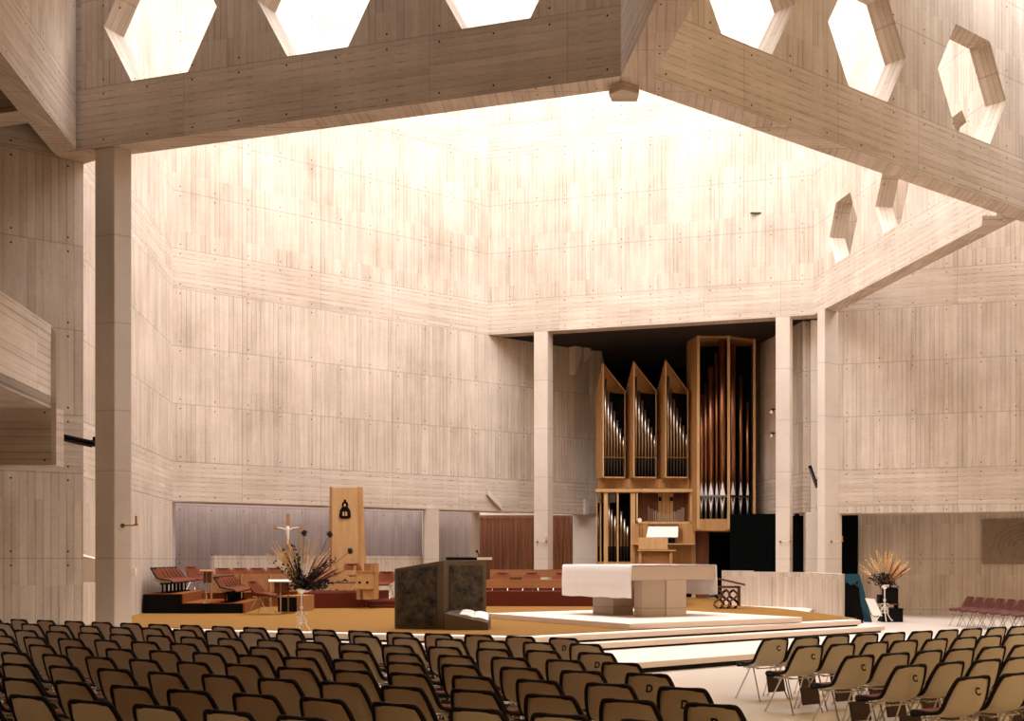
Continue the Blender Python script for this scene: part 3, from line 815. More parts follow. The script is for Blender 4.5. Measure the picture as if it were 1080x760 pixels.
# ================================================================ lectern
lp = atz(468, 664.3, ZS); 
la0 = online(416, lp, D1); lb0_ = online(513, lp, D2)
back = la0 + (lb0_ - lp)
t = thing('bronze_lectern', 'dark bronze block lectern with textured panels, left of the altar', 'lectern', (lp.x, lp.y, ZS + .012))
P_ = [Vector((0, 0)), lb0_ - lp, back - lp, la0 - lp]
hz = zz(590.5, lp.y) - ZS - .012; hl_ = zz(599.5, la0.y) - ZS - .012
bm = B(); prism(bm, P_, 0, [hz, hz, hl_ + .1, hl_]); obj('body', bm, M_BRONZF, t, bevel=.01)
def facepanel(a, b, s0, s1, z0, z1l, z1r, nrm):
    d = b - a; p = a + d * s0; q = a + d * s1; bm = B()
    prism(bm, [p, q, q + nrm * .025, p + nrm * .025], z0, [z1l, z1r, z1r, z1l]); return bm
n1 = Vector((-D1.y, D1.x)); n1 = n1 if n1.y < 0 else -n1
n2 = Vector((-D2.y, D2.x)); n2 = n2 if n2.y < 0 else -n2
kp = NT('textured_bronze'); tc = kp.n('ShaderNodeTexCoord').outputs['UV']
nn = kp.noise(tc, 5, 8, .8); vx = kp.n('ShaderNodeTexBrick'); kp.set(vx.inputs['Vector'], tc); vx.inputs['Scale'].default_value = 9
f_ = kp.math('MULTIPLY_ADD', nn, 3.6, -1.4); cl_ = kp.n('ShaderNodeClamp'); kp.set(cl_.inputs[0], f_)
kp.set(kp.b.inputs['Base Color'], kp.mix(cl_.outputs[0], sc((16, 14, 13)), sc((112, 98, 80)))); kp.b.inputs['Metallic'].default_value = .5; kp.b.inputs['Roughness'].default_value = .5
kp.bump(kp.math('ADD', nn, vx.outputs['Fac']), 1.0, .03)
M_TEX = kp.m
obj('left_panel', facepanel(Vector((0, 0)), la0 - lp, .14, .93, .06, hz - .10, hl_ - .05, n1), M_TEX, t, uv_off=(lp.x, lp.y, 0))
obj('right_panel', facepanel(Vector((0, 0)), lb0_ - lp, .13, .90, .06, hz - .10, hz - .10, n2), M_TEX, t, uv_off=(lp.x, lp.y, 0))
bm = B(); a = Vector((.05, .06)); prism(bm, [a, a + D2 * .95, a + D2 * .95 + D3 * .35 + D1 * .1, a + D3 * .35], hz, [hz + .05, hz + .05, hz + .06, hz + .06]); obj('desk_top', bm, M_BLACK, t)
bm = B(); a = (lb0_ - lp) * .8; tube(bm, [(a.x, a.y + .1, hz), (a.x, a.y + .1, hz + .10), (a.x - .03, a.y + .1, hz + .16)], .012, 8); tube(bm, [(a.x - .03, a.y + .1, hz + .15), (a.x - .045, a.y + .1, hz + .19)], .022, 8); obj('microphone', bm, M_BLACK, t)
bm = B(); box(bm, (a.x + .05, a.y + .15, hz + .03), (.34, .2, .05), rz=.5); o = obj('folded_paper', bm, M_PAPER, None); o.location = (lp.x, lp.y, ZS + .012)
tag(o, 'white papers lying on top of the bronze lectern', 'papers')
# slanted book block in front
s0 = atz(469, 664.8, ZS); s1 = atz(515.5, 664.6, ZS)
t = thing('book_plinth', 'small wedge-shaped bronze plinth with sloping top at the lectern foot', 'plinth', (s0.x, s0.y, ZS + .012))
W = s1.x - s0.x
bm = B(); prism(bm, [(0, -.02), (W, -.04), (W - .02, .5), (.1, .32)], 0, [.31, .14, .28, .37]); obj('wedge', bm, M_BRONZF, t)
t = thing('open_book', 'open white book lying on the sloping bronze plinth', 'book', (s0.x, s0.y, ZS + .012))
A4 = [Vector((0, -.02, .31)), Vector((W, -.04, .14)), Vector((W - .02, .5, .28)), Vector((.1, .32, .37))]
def onp(u, v): return A4[0].lerp(A4[1], u).lerp(A4[3].lerp(A4[2], u), v) + Vector((0, 0, .012))
for (ua, ub) in ((.30, .62), (.63, .97)):
    bm = B(); top = []; 
    for u in (ua, (ua * 2 + ub) / 3, (ua + ub * 2) / 3, ub):
        hgt = .03 if ua < u < ub else .012
        top.append([bm.verts.new(onp(u + .06 * (.5 - v), v) + Vector((0, 0, hgt))) for v in (.12, .9)] + [bm.verts.new(onp(u + .06 * (.5 - v), v)) for v in (.12, .9)])
    for i in range(3):
        p_, q_ = top[i], top[i + 1]
        bm.faces.new((p_[0], q_[0], q_[1], p_[1])); bm.faces.new((p_[2], p_[3], q_[3], q_[2])); bm.faces.new((p_[0], p_[2], q_[2], q_[0])); bm.faces.new((p_[1], q_[1], q_[3], p_[3]))
    for p_ in (top[0], top[-1]): bm.faces.new((p_[0], p_[1], p_[3], p_[2]))
    obj('page', bm, M_PAPER, t)
# ================================================================ backboard, cross, furniture
Y = 35.2
t = thing('oak_backboard', 'tall tapering oak backboard with a small dark emblem behind the seats', 'backboard', (X(364, Y), Y, ZS + .42))
zb0 = ZS + .42; zt_ = zz(513, Y) - zb0
c = lambda px: X(px, Y) - X(364, Y)
bm = B(); v = [(c(350), 0, 0), (c(379), 0, 0), (c(377), 0, zt_ - .02), (c(350.5), 0, zt_ - .04)]
lo = [bm.verts.new(p) for p in v]; hi = [bm.verts.new((p[0], .08, p[2])) for p in v]
bm.faces.new(lo); bm.faces.new(hi[::-1]); [bm.faces.new((lo[i], lo[(i+1) % 4], hi[(i+1) % 4], hi[i])) for i in range(4)]
obj('board', bm, M_OAKP, t)
for pa, pb, ta, tb in ((344.5, 350, 345.5, 350.5), (379, 385, 377, 380)):
    bm = B(); dl = .22 if pa < 350 else .0; dr = 0 if pa < 350 else .22
    v = [(c(pa), dl, 0), (c(pb), dr, 0), (c(tb), dr, zt_), (c(ta), dl, zt_)]
    lo = [bm.verts.new(p) for p in v]; hi = [bm.verts.new((p[0], p[1] + .08, p[2])) for p in v]
    bm.faces.new(lo); bm.faces.new(hi[::-1]); [bm.faces.new((lo[i], lo[(i+1) % 4], hi[(i+1) % 4], hi[i])) for i in range(4)]
    obj('wing', bm, M_OAK, t)
bm = B(); ze = zz(538, Y) - zb0
def disc(bm, x, z, rx, rz, y0=-.03, y1=0.0, n=18, m=0, sq=1):
    a = [bm.verts.new((x + rx * math.cos(2*PI*i/n), y0, z + rz * math.sin(2*PI*i/n))) for i in range(n)]
    b = [bm.verts.new((q.co.x, y1, q.co.z)) for q in a]
    fs = [bm.faces.new(a), bm.faces.new(b[::-1])] + [bm.faces.new((a[i], a[(i+1) % n], b[(i+1) % n], b[i])) for i in range(n)]
    for f in fs: f.material_index = m
disc(bm, 0, ze + .16, .09, .10); disc(bm, 0, ze + .27, .035, .05)
def pl(bm, pts, y0, y1, m=0):
    a = [bm.verts.new((x, y0, z)) for x, z in pts]; b = [bm.verts.new((x, y1, z)) for x, z in pts]
    fs = [bm.faces.new(a), bm.faces.new(b[::-1])] + [bm.faces.new((a[i], a[(i+1) % len(pts)], b[(i+1) % len(pts)], b[i])) for i in range(len(pts))]
    for f in fs: f.material_index = m
pl(bm, [(-.08, ze + .10), (.08, ze + .10), (.15, ze - .0), (.17, ze - .2), (.10, ze - .24), (-.10, ze - .24), (-.17, ze - .2), (-.15, ze)], -.03, 0)
pl(bm, [(-.06, ze - .04), (.06, ze - .04), (.07, ze - .16), (-.07, ze - .16)], -.04, -.03, 1)
pl(bm, [(-.012, ze + .03), (.012, ze + .03), (.012, ze - .2), (-.012, ze - .2)], -.045, -.04, 0)
disc(bm, 0, ze + .15, .035, .045, -.04, -.03, 12, 1)
obj('emblem', bm, [M_BLACK, M_OAKP], t)
# cross
Y = 29.3
t = thing('processional_cross', 'tall thin wooden processional cross standing behind the dried flowers', 'cross', (X(304, Y), Y, ZS + .012))
b0 = ZS + .012
bm = B(); tube(bm, [(0, 0, 0), (0, 0, zz(585, Y) - b0)], .018, 8); tube(bm, [(0, 0, 0), (0, 0, .03)], .16, 16); obj('pole', bm, M_BRASS, t)
bm = B(); z0 = zz(588, Y) - b0; z1 = zz(542, Y) - b0; box(bm, (0, 0, (z0 + z1) / 2), (.075, .05, z1 - z0)); obj('upright', bm, M_OAK, t)
zc_ = zz(557, Y) - b0; wx = X(318, Y) - X(290, Y)
bm = B(); box(bm, (0, -.005, zc_), (wx, .045, .06)); box(bm, (-wx/2, -.005, zc_), (.05, .05, .075)); box(bm, (wx/2, -.005, zc_), (.05, .05, .075)); obj('crossbar', bm, M_OAK, t)
bm = B(); tube(bm, [(0, -.06, zc_ - .38), (.01, -.06, zc_ - .2), (0, -.06, zc_ - .02), (0, -.06, zc_ + .06)], [.018, .035, .05, .03], 8)
for sx in (-1, 1): tube(bm, [(0, -.06, zc_ - .04), (sx * .12, -.05, zc_ + .0), (sx * .26, -.04, zc_ + .02)], [.022, .016, .012], 6)
obj('corpus', bm, M_CLOTH, t)
# oak seat group right of the backboard
Y = 32.0
def ob(px0, px1, py0, py1, Y, dpt, mat, parent, nm, o0):
    bm = B(); box(bm, ((X(px0, Y) + X(px1, Y)) / 2 - o0[0], Y + dpt / 2 - o0[1], (zz(py0, Y) + zz(py1, Y)) / 2 - o0[2]), (abs(X(px1, Y) - X(px0, Y)), dpt, abs(zz(py0, Y) - zz(py1, Y)))); return obj(nm, bm, mat, parent)
o0 = (X(385, Y), Y, ZS + .012)
t = thing('oak_prayer_desk', 'pale oak prayer desk with two dark round finger holes, below the backboard', 'prayer desk', o0)
ob(376, 394, 603, 621, Y, .04, M_OAKP, t, 'front_panel', o0)
ob(391, 395, 594, 632, Y + .02, .5, M_OAK, t, 'side_panel', o0)
ob(376, 379.5, 603, 632, Y + .02, .5, M_OAK, t, 'side_panel', o0)
ob(383, 391, 621, 632, Y + .06, .05, M_OAKP, t, 'lower_panel', o0)
ob(376, 395, 602, 603.2, Y - .02, .34, M_OAK, t, 'top', o0)
for px in (379.5, 387.5):
    bm = B(); disc(bm, X(px, Y) - o0[0], zz(614, Y) - o0[2], .035, .035, -.012, .0); obj('finger_hole', bm, M_BLACK, t)
Y = 33.0; o0 = (X(345, Y), Y, ZS + .42)
t = thing('oak_bench', 'low oak bench with plank back in front of the tall backboard', 'bench', o0)
for i, (a, b) in enumerate(((601, 606), (608, 613), (615, 621))): ob(330, 375, a, b, Y, .04, M_OAKP, t, 'plank', o0)
for px in (331, 354, 373): ob(px, px + 2.2, 596, 623.4, Y + .05, .05, M_OAK, t, 'post', o0)
ob(330, 375, 613.5, 615.0, Y + .08, .42, M_OAKX, t, 'seat', o0)
Y = 33.9; o0 = (X(392, Y), Y, ZS + .2)
t = thing('oak_side_screen', 'small dark oak screen beside the chair left of the lectern', 'screen', o0)
ob(384, 394, 594, 612, Y, .05, M_OAKX, t, 'panel', o0); ob(384, 386, 594, 628, Y + .05, .05, M_OAK, t, 'post', o0); ob(392, 394, 594, 628, Y + .05, .05, M_OAK, t, 'post', o0)
# credence shelf beside the right parapet
Y = 32.0; o0 = (X(768, Y), Y, ZS + .012)
t = thing('credence_table', 'dark wooden table with curved legs and sloping top beside the right parapet', 'table', o0)
bm = B(); v = [(X(755.5, Y) - o0[0], 0, zz(608.5, Y) - o0[2]), (X(786, Y) - o0[0], 0, zz(615.5, Y) - o0[2])]
a = [bm.verts.new((p[0], -.05, p[2])) for p in v]; b = [bm.verts.new((p[0], .6, p[2])) for p in v]
bm.faces.new((a[0], a[1], b[1], b[0])); o = obj('top', bm, M_BROWNW, t); s_ = o.modifiers.new('s', 'SOLIDIFY'); s_.thickness = .05
ob(757, 781, 618, 620, Y, .5, M_BROWNW, t, 'shelf', o0); ob(779, 781, 618, 639, Y, .5, M_BROWNW, t, 'side', o0)
for i, px in enumerate((756, 763.5, 771)):
    bm = B(); x = X(px, Y) - o0[0]; h_ = .50
    tube(bm, [(x + .12 * math.sin(k / 9 * 2 * PI) + .05, .05, h_ * (1 - k / 9)) for k in range(10)], .03, 8); obj('leg', bm, M_BROWNW, t)
    bm = B(); x = X(px + 3, Y) - o0[0]; tube(bm, [(x - .12 * math.sin(k / 9 * 2 * PI), .12, h_ * (1 - k / 9)) for k in range(10)], .03, 8); obj('leg', bm, M_BLACK, t)
# ================================================================ flower stands
def stand(px, py, z, hgt, lb):
    p = atz(px, py, z)
    t = thing('flower_stand', lb, 'flower stand', (p.x, p.y, z))
    bm = B(); tube(bm, [(0, 0, .16), (0, 0, hgt - .06)], .014, 8); tube(bm, [(0, 0, hgt * .55), (0, 0, hgt * .55 + .04)], .03, 10); obj('stem', bm, M_WHITE, t)
    for k in range(3):
        a = 2 * PI * k / 3 + .5; ca, sa = math.cos(a), math.sin(a); bm = B()
        tube(bm, [(0, 0, hgt * .48), (.05 * ca, .05 * sa, hgt * .36), (.10 * ca, .10 * sa, hgt * .16), (.19 * ca, .19 * sa, .01), (.22 * ca, .22 * sa, .02)], .010, 6)
        tube(bm, [(.015 * ca, .015 * sa, .17)] + [((.06 + .045 * math.cos(u)) * ca, (.06 + .045 * math.cos(u)) * sa, .22 + .045 * math.sin(u)) for u in [PI - i * .7 for i in range(9)]], .007, 6)
        obj('leg', bm, M_WHITE, t)
    for sx in (-1, 1):
        bm = B(); tube(bm, [(sx * (.05 + .05 * math.cos(u)), 0, hgt * .42 + .05 * math.sin(u)) for u in [i * .6 for i in range(10)]], .008, 6); obj('scroll', bm, M_WHITE, t)
    bm = B(); lathe(bm, [(.015, hgt - .10), (.05, hgt - .07), (.10, hgt - .02), (.105, hgt), (.09, hgt), (.02, hgt - .05)]); obj('bowl', bm, M_WHITE, t, smooth=True)
    return p, t
rnd = random.Random(11)
M_GRASSY = plain('dried_grass', (206, 164, 104), .9, 0, .2, 20, .1)
M_PLUME = plain('pale_plume', (222, 188, 140), .95, 0, .15, 20, .1)
M_DARKL = plain('dark_preserved_leaf', (26, 16, 18), .7, 0, .3, 20)
M_RUSTL = plain('russet_stem', (128, 58, 34), .9, 0, .2, 20)
def leafq(bm, p, d, l, w_):
    up = Vector((rnd.uniform(-1, 1), rnd.uniform(-1, 1), rnd.uniform(-1, 1))); s_ = d.cross(up).normalized() * w_
    pts = [p, p + d * l * .3 + s_, p + d * l * .7 + s_ * .8, p + d * l, p + d * l * .7 - s_ * .8, p + d * l * .3 - s_]
    bm.faces.new([bm.verts.new(q) for q in pts])
def arrangement(p, z, W, Hh, lb, dark, skew=0.0, heads=False):
    t = thing('dried_flower_arrangement', lb, 'flower arrangement', (p.x, p.y, z))
    bg_, bp, bd, br = B(), B(), B(), B()
    def curve(ang, az, L, droop):
        d = Vector((math.sin(ang) * math.cos(az), math.sin(ang) * math.sin(az), math.cos(ang)))
        pts = []
        for i in range(7):
            s_ = i / 6 * L; q = d * s_; q.z -= droop * (i / 6) ** 2 * L; pts.append(q + Vector((0, 0, 0)))
        return pts
    for i in range(34):                                              # plumes of grass
        az = rnd.choice((0, PI)) + rnd.uniform(-1.0, 1.0); ang = abs(rnd.gauss(.42, .3)); ang = min(ang, 1.15)
        if skew and math.cos(az) < 0: ang *= .75
        L = Hh * rnd.uniform(.7, 1.0) * (1 - .12 * ang); pts = curve(ang, az, L, .06)
        tube(bg_, pts, .0035, 4, False)
        if ang < 1.0: tube(bp, pts[3:], [.004, .010, .009, .002], 5, False)
        for k in range(26):
            j = rnd.uniform(3.2, 5.9); a = pts[int(j)].lerp(pts[min(6, int(j) + 1)], j - int(j)); dd = (pts[6] - pts[3]).normalized()
            leafq(bp, a, (dd + Vector((rnd.uniform(-.5, .5), rnd.uniform(-.5, .5), rnd.uniform(-.2, .2)))).normalized(), .06, .004)
    for i in range(dark):                                            # dark leafy branches
        right = rnd.random() < (.62 if skew else .5)
        az = (0 if right else PI) + rnd.uniform(-.9, .9)
        ang = rnd.uniform(.5, 1.45) if right or not skew else rnd.uniform(.1, .75)
        L = Hh * rnd.uniform(.35, .8) * (1.0 if ang > .5 else 1.05)
        if not skew: L *= .6
        pts = curve(ang, az, L, .05); tube(bd, pts, .006, 4, False)
        for k in range(40):
            j = rnd.uniform(1.0, 5.99); a = pts[int(j)].lerp(pts[min(6, int(j) + 1)], j - int(j))
            leafq(bd, a, Vector((rnd.uniform(-1, 1), rnd.uniform(-1, 1), rnd.uniform(-.6, 1))).normalized(), rnd.uniform(.04, .085), .018)
    for k in range(170):
        a = Vector((rnd.gauss(0, .11), rnd.gauss(0, .09), rnd.uniform(.0, .26)))
        leafq(bd, a, Vector((rnd.uniform(-1, 1), rnd.uniform(-1, 1), rnd.uniform(-.4, 1))).normalized(), .09, .022)
    for i in range(12):
        az = rnd.uniform(-.8, .8); ang = rnd.uniform(.3, 1.1); pts = curve(ang, az, Hh * rnd.uniform(.55, .8), .04)
        tube(br, pts, [.004] * 3 + [.008, .013, .012, .004], 5, False)
    obj('grass_stems', bg_, M_GRASSY, t); obj('plumes', bp, M_PLUME, t); obj('dark_leaves', bd, M_DARKL, t); obj('russet_stems', br, M_RUSTL, t)
    if heads:
        for (dx, dz) in ((.06, 1.02), (.52, 1.0), (.88, .70)):
            bm = B(); q = Vector((dx, -.05, dz)); tube(bm, [(0, 0, .05), q * .5, q], .004, 5)
            lathe(bm, [(.004, -.05), (.03, -.035), (.045, 0), (.04, .025), (.022, .05), (.004, .06)], q, 10)
            for k in range(30): 
                dr = Vector((rnd.uniform(-1, 1), rnd.uniform(-1, 1), rnd.uniform(-1, 1))).normalized(); leafq(bm, q, dr, .075, .008)
            obj('thistle_head', bm, M_DARKL, t)
p, t = stand(318, 667.5, ZS, .80, 'white scrolled iron flower stand on the sanctuary kerb before the choir')
arrangement(p, ZS + .76, 1.0, 1.15, 'spreading dried grasses and dark leaves left of the lectern', 32, .5, True)
p2_, t = stand(933, 654.8, ZS, .78, 'white scrolled iron flower stand at the right corner of the sanctuary')
arrangement(p2_, ZS + .74, .8, .88, 'upright golden dried grasses with dark leaves on the right stand', 8)
# notice board, teal cloth, black boxes
Y = p2_.y + .25
t = thing('notice_card', 'white printed notice card leaning beside the right flower stand', 'notice', (X(919, Y), Y, ZS + .012))
bm = B(); v = [(X(914, Y), .2, zz(631, Y)), (X(924, Y), .2, zz(632, Y)), (X(930.5, Y), 0, zz(649.5, Y)), (X(920, Y), 0, zz(648.5, Y))]
bm.faces.new([bm.verts.new((a - X(919, Y), b, c_ - ZS - .012)) for a, b, c_ in v]); o = obj('card', bm, M_PAPER, t); s_ = o.modifiers.new('s', 'SOLIDIFY'); s_.thickness = .015
bm = B()
for i in range(7):
    if i in (3,): continue
    f_ = .13 + i * .11; a = Vector(v[0]).lerp(Vector(v[3]), f_); b = Vector(v[1]).lerp(Vector(v[2]), f_)
    p_ = a.lerp(b, .2); q_ = a.lerp(b, .8 if i % 3 else .62); n_ = Vector((0, -.012, .004)); h2 = Vector((.004, -.002, -.016))
    bm.faces.new([bm.verts.new(k_ - Vector((X(919, Y), 0, ZS + .012)) + n_) for k_ in (p_, q_, q_ + h2, p_ + h2)])
obj('printed_lines', bm, plain('grey_print', (120, 110, 104), .8), t)
bm = B(); tube(bm, [(X(922, Y) - X(919, Y), .2, .30), (X(922, Y) - X(919, Y) + .05, .38, 0)], .01, 6); tube(bm, [(X(921, Y) - X(919, Y), .06, .0), (X(926, Y) - X(919, Y), .06, .0), ], .012, 6); obj('prop', bm, M_WHITE, t)
Y = 29.6
t = thing('draped_stand', 'black stand draped with a teal cloth, right of the concrete parapet', 'stand', (X(900, Y), Y, .0))
c = lambda px, py, dy=0: (X(px, Y) - X(900, Y), dy, zz(py, Y))
def fold(pts, mat, nm, th=.03):
    bm = B(); bm.faces.new([bm.verts.new(q) for q in pts]); o = obj(nm, bm, mat, t); s_ = o.modifiers.new('s', 'SOLIDIFY'); s_.thickness = th
bm = B(); prism(bm, [(X(889, Y) - X(900, Y), .05), (X(911, Y) - X(900, Y), .05), (X(906, Y) - X(900, Y), .7), (X(889, Y) - X(900, Y), .7)], 0, [zz(606, Y), zz(624, Y), zz(612, Y), zz(606, Y)]); obj('body', bm, M_BLACK, t)
fold([c(889, 605), c(906, 605), c(904, 613, -.03), c(897, 617, -.05), c(893, 613, -.03), c(890, 620)], M_BLUE, 'cloth_top')
fold([c(904, 605), c(906.5, 605.5), c(912, 625), c(920, 656), c(912, 656, .1), c(908, 638, -.02)], M_BLUE, 'cloth_side')
for i, (a_, b_, c0_, d_, lb, zb1) in enumerate(((933.5, 947.5, 620, 636.5, 'black box standing on the larger black chest behind the right flower stand', None), (930, 952, 642, 651, 'larger low black chest behind the right flower stand', None))):
    Yk = 34.0; o0 = (X((a_ + b_) / 2, Yk), Yk, 0)
    t = thing('black_chest', lb, 'chest', o0)
    if i == 0:
        ob(a_, b_, c0_, d_, Yk, .5, M_BLACK, t, 'body', o0); ob(a_ - 6, b_ - 6, 627, 636, Yk + .2, .4, M_BLACK, t, 'rear_body', o0); ob(a_ + 1, b_ - 1, 619.3, 620.2, Yk - .02, .5, M_BLACK, t, 'lid', o0)
        ob(a_ - 2, b_ + 2, 636.5, 637.5, Yk - .02, .54, M_BROWNW, t, 'base', o0)
        for px in (a_, b_ - 1): ob(px, px + 1, 637.5, 642, Yk, .5, M_BLACK, t, 'foot', o0)
    else:
        bm = B(); w2 = X(b_, Yk) - X(a_, Yk); zt2_ = zz(642, Yk); box(bm, (0, .3, zt2_ / 2), (w2, .7, zt2_)); obj('body', bm, M_BLACK, t)
        bm = B(); box(bm, (0, .3, zt2_ + .0), (w2 + .04, .74, .03)); obj('lid', bm, M_BLACK, t)
# relief plaque
pq = online(1036, bkA, -D1) - nR * .0; 
t = thing('stone_relief', 'square carved stone relief with curved bands on the back wall at right', 'relief', (pq.x, pq.y, 0))
zq0, zq1 = zz(594.5, pq.y), zz(548.5, pq.y); dq = -D1; wq = 2.4
M_REL = plain('relief_stone', (140, 120, 98), .9, 0, .25, 5)
bm = B(); prism(bm, [(0, 0), dq * wq, dq * wq - nR * .09, -nR * .09], zq0, zq1); obj('tablet', bm, M_REL, t)
bm = B()
cxq, czq = 1.25, zq0 + .55
for r_ in (.28, .42, .56, .70, .84):
    pts = []
    for i in range(19):
        a = PI * i / 18 * 1.05 - .08; u_ = cxq + r_ * 1.1 * math.cos(a); z_ = czq + r_ * .75 * math.sin(a)
        q = dq * u_ - nR * .10; 
        if zq0 + .03 < z_ < zq1 - .03: pts.append((q.x, q.y, z_))
    if len(pts) > 3: tube(bm, pts, .022, 6)
for i in range(60):
    u_ = rnd.uniform(.1, 2.3); z_ = rnd.uniform(zq0 + .06, zq1 - .06); q = dq * u_ - nR * .09
    tube(bm, [(q.x, q.y, z_), (q.x + rnd.uniform(-.12, .12), q.y - .0, z_ + rnd.uniform(-.06, .06))], .018, 5)
obj('carving', bm, M_REL, t)
# ================================================================ candle brackets, lamps, small fittings
def bracket(pt, z, side, lb):
    t = thing('candle_bracket', lb, 'candle bracket', (pt.x, pt.y - .01, z))
    bm = B(); tube(bm, [(0, 0, 0), (0, -.10, .0), (side * .30, -.14, .0)], .012, 6); tube(bm, [(0, .0, 0), (0, -.02, 0)], .04, 12); obj('arm', bm, M_BRASS, t)
    bm = B(); lathe(bm, [(.01, -.02), (.045, 0), (.045, .012), (.012, .015)], (side * .30, -.14, .01), 12); obj('drip_pan', bm, M_BRASS, t)
    bm = B(); tube(bm, [(side * .30, -.14, .02), (side * .30, -.14, .17)], .02, 10); obj('candle', bm, plain('ochre_candle', (190, 130, 60), .6), t)
pr = online(130, COL_NEAR, D2); bracket(Vector((pr.x, pr.y)), zz(554, pr.y), 1, 'brass candle bracket on the tall near left column')
for px, py, sd, lb in ((567, 571, 1, 'small candle bracket on the slender column left of the organ'), (823, 571, 1, 'small candle bracket on the slender column right of the organ')):
    q = online(px, Pc, dR); bracket(q, zz(py, q.y), sd, lb)
q = online(877, c3, D2); bracket(q, zz(571, q.y), 1, 'small candle bracket on the column at the end of the parapet')
def barlamp(p, q, lb, anchor):
    t = thing('bar_lamp', lb, 'lamp', p)
    P0 = Vector(p); Q = Vector(q) - P0; d = Q.normalized()
    bm = B(); tube(bm, [(0, 0, 0), Q], .055, 8); obj('housing', bm, M_BLACK, t)
    bm = B(); tube(bm, [Q * .06 + Vector((0, -.03, -.05)), Q * .94 + Vector((0, -.03, -.05))], .03, 8); obj('tube', bm, M_PIPED, t)
    bm = B(); A_0 = Vector(anchor) - P0; tube(bm, [Q * .72, A_0], .02, 6); box(bm, A_0, (.08, .08, .12)); obj('arm', bm, M_BLACK, t)
Yl = 22.4
barlamp(atY(64, 460, Yl), atY(100, 468, Yl - .1), 'black bar lamp on an arm, left of the tall near column', atY(101, 464, Yl))
Yl = 36.9
barlamp(atY(854, 491, Yl), atY(862, 514, Yl - .1), 'dark slanting bar lamp on the pier right of the organ', atY(863, 505, Yl))
for i, (px, py) in enumerate(((815, 432), (815, 457))):
    q = atY(px, py, 39.0); t = thing('spotlight', '%s of two small spotlights on the niche wall right of the organ' % ('upper' if i == 0 else 'lower'), 'spotlight', q)
    bm = B(); tube(bm, [(0, 0, 0), (-.06, -.16, -.08)], [.05, .08], 10); obj('housing', bm, M_BLACK, t)
    bm = B(); lathe(bm, [(.06, 0), (.062, .01)], (0, 0, 0), 10); 
    for v_ in bm.verts: v_.co = Matrix.Rotation(PI * .62, 3, 'X') @ v_.co + Vector((-.06, -.165, -.085))
    obj('lens', bm, M_WHITE, t)
    bm = B(); tube(bm, [(0, 0, 0), (.12, .3, .06)], .02, 6); obj('arm', bm, M_BLACK, t)
q = online(801, PR, dRR); bm = B(); wq_ = Vector((0, 0)); tube(bm, [(q.x + -.0, q.y - .03, zz(362, q.y)), (q.x, q.y - .03, zz(500, q.y))], .02, 6)
o = obj('cable_conduit', bm, M_BRONZF); tag(o, 'thin dark conduit running up the niche wall right of the organ', 'conduit')
q = online(140.8, PL, -D3); o = None
bm = B(); ps = atY(141, 603, COL_NEAR.y + 2.4); box(bm, ps, (.1, .06, .16)); tag(obj('switch_box', bm, M_WHITE, bevel=.01), 'small white switch box on the wall beside the tall near column', 'switch box')
q = online(797, Pc, dR); bm = B(); box(bm, (q.x, q.y - .03, zz(225, q.y)), (.34, .05, .05)); tag(obj('wall_clamp', bm, plain('green_fitting', (40, 60, 50))), 'tiny dark green fitting high on the wall above the organ', 'fitting')
# ================================================================ organ
YO = 42.2
OX, OZ = X(680, YO), ZS
org = thing('pipe_organ', 'oak-cased pipe organ with tin and copper pipes in the wall niche', 'organ', (OX, YO, OZ))
def ox(px, dy=0): return (px - CX) / FPX * (YO + dy) - OX
def oz(py, dy=0): return H + (CY - py) * (YO + dy) / FPX - OZ
def opoly(bm, pts, th=None):
    bm.faces.new([bm.verts.new(p) for p in pts])
def panel(pts, mat, parent, nm, th=.04, off=-1):
    bm = B(); opoly(bm, pts); o = obj(nm, bm, mat, parent); s_ = o.modifiers.new('s', 'SOLIDIFY'); s_.thickness = th; s_.offset = 0; return o
def pipe(parent, px, dy, ptop, pmouth, pbot, wpx, mat, foot=M_PIPED, mouth=None):
    r = wpx / 2 / FPX * (YO + dy); x = ox(px, dy); bm = B()
    zt3, zm, zb3 = oz(ptop, dy), oz(pmouth, dy), oz(pbot, dy)
    tube(bm, [(x, dy, zm), (x, dy, zt3)], r, 10); o = obj('pipe', bm, mat, parent, smooth=False)
    for f in o.data.polygons: f.use_smooth = len(f.vertices) == 4
    bm = B(); tube(bm, [(x, dy, zm), (x, dy, zb3)], [r, r * .35], 8); o2 = obj('pipe_foot', bm, foot, parent)
    if mouth:
        bm = B(); h_ = oz(511, dy); y_ = dy - r * 1.03
        bm.faces.new([bm.verts.new(q) for q in ((x - r * .8, y_ - .01, zm + .03), (x + r * .8, y_ - .01, zm + .03), (x, y_ - .01, h_ + .1))])
        bm.faces.new([bm.verts.new(q) for q in ((x - r * .72, dy - r * .75, zm - .03), (x, dy - r * .8, zm - .55), (x + r * .72, dy - r * .75, zm - .03))])
        obj('mouth', bm, mouth, parent)
def frame_bm2(x0, x1, z0, z1, y, w_, d=.12):
    bm = B()
    for (a, b, c_, e_) in ((x0, x1, z0, z0 + w_), (x0, x1, z1 - w_, z1), (x0, x0 + w_, z0, z1), (x1 - w_, x1, z0, z1)):
        box(bm, ((a + b) / 2, y, (c_ + e_) / 2), (b - a, d, e_ - c_))
    return bm
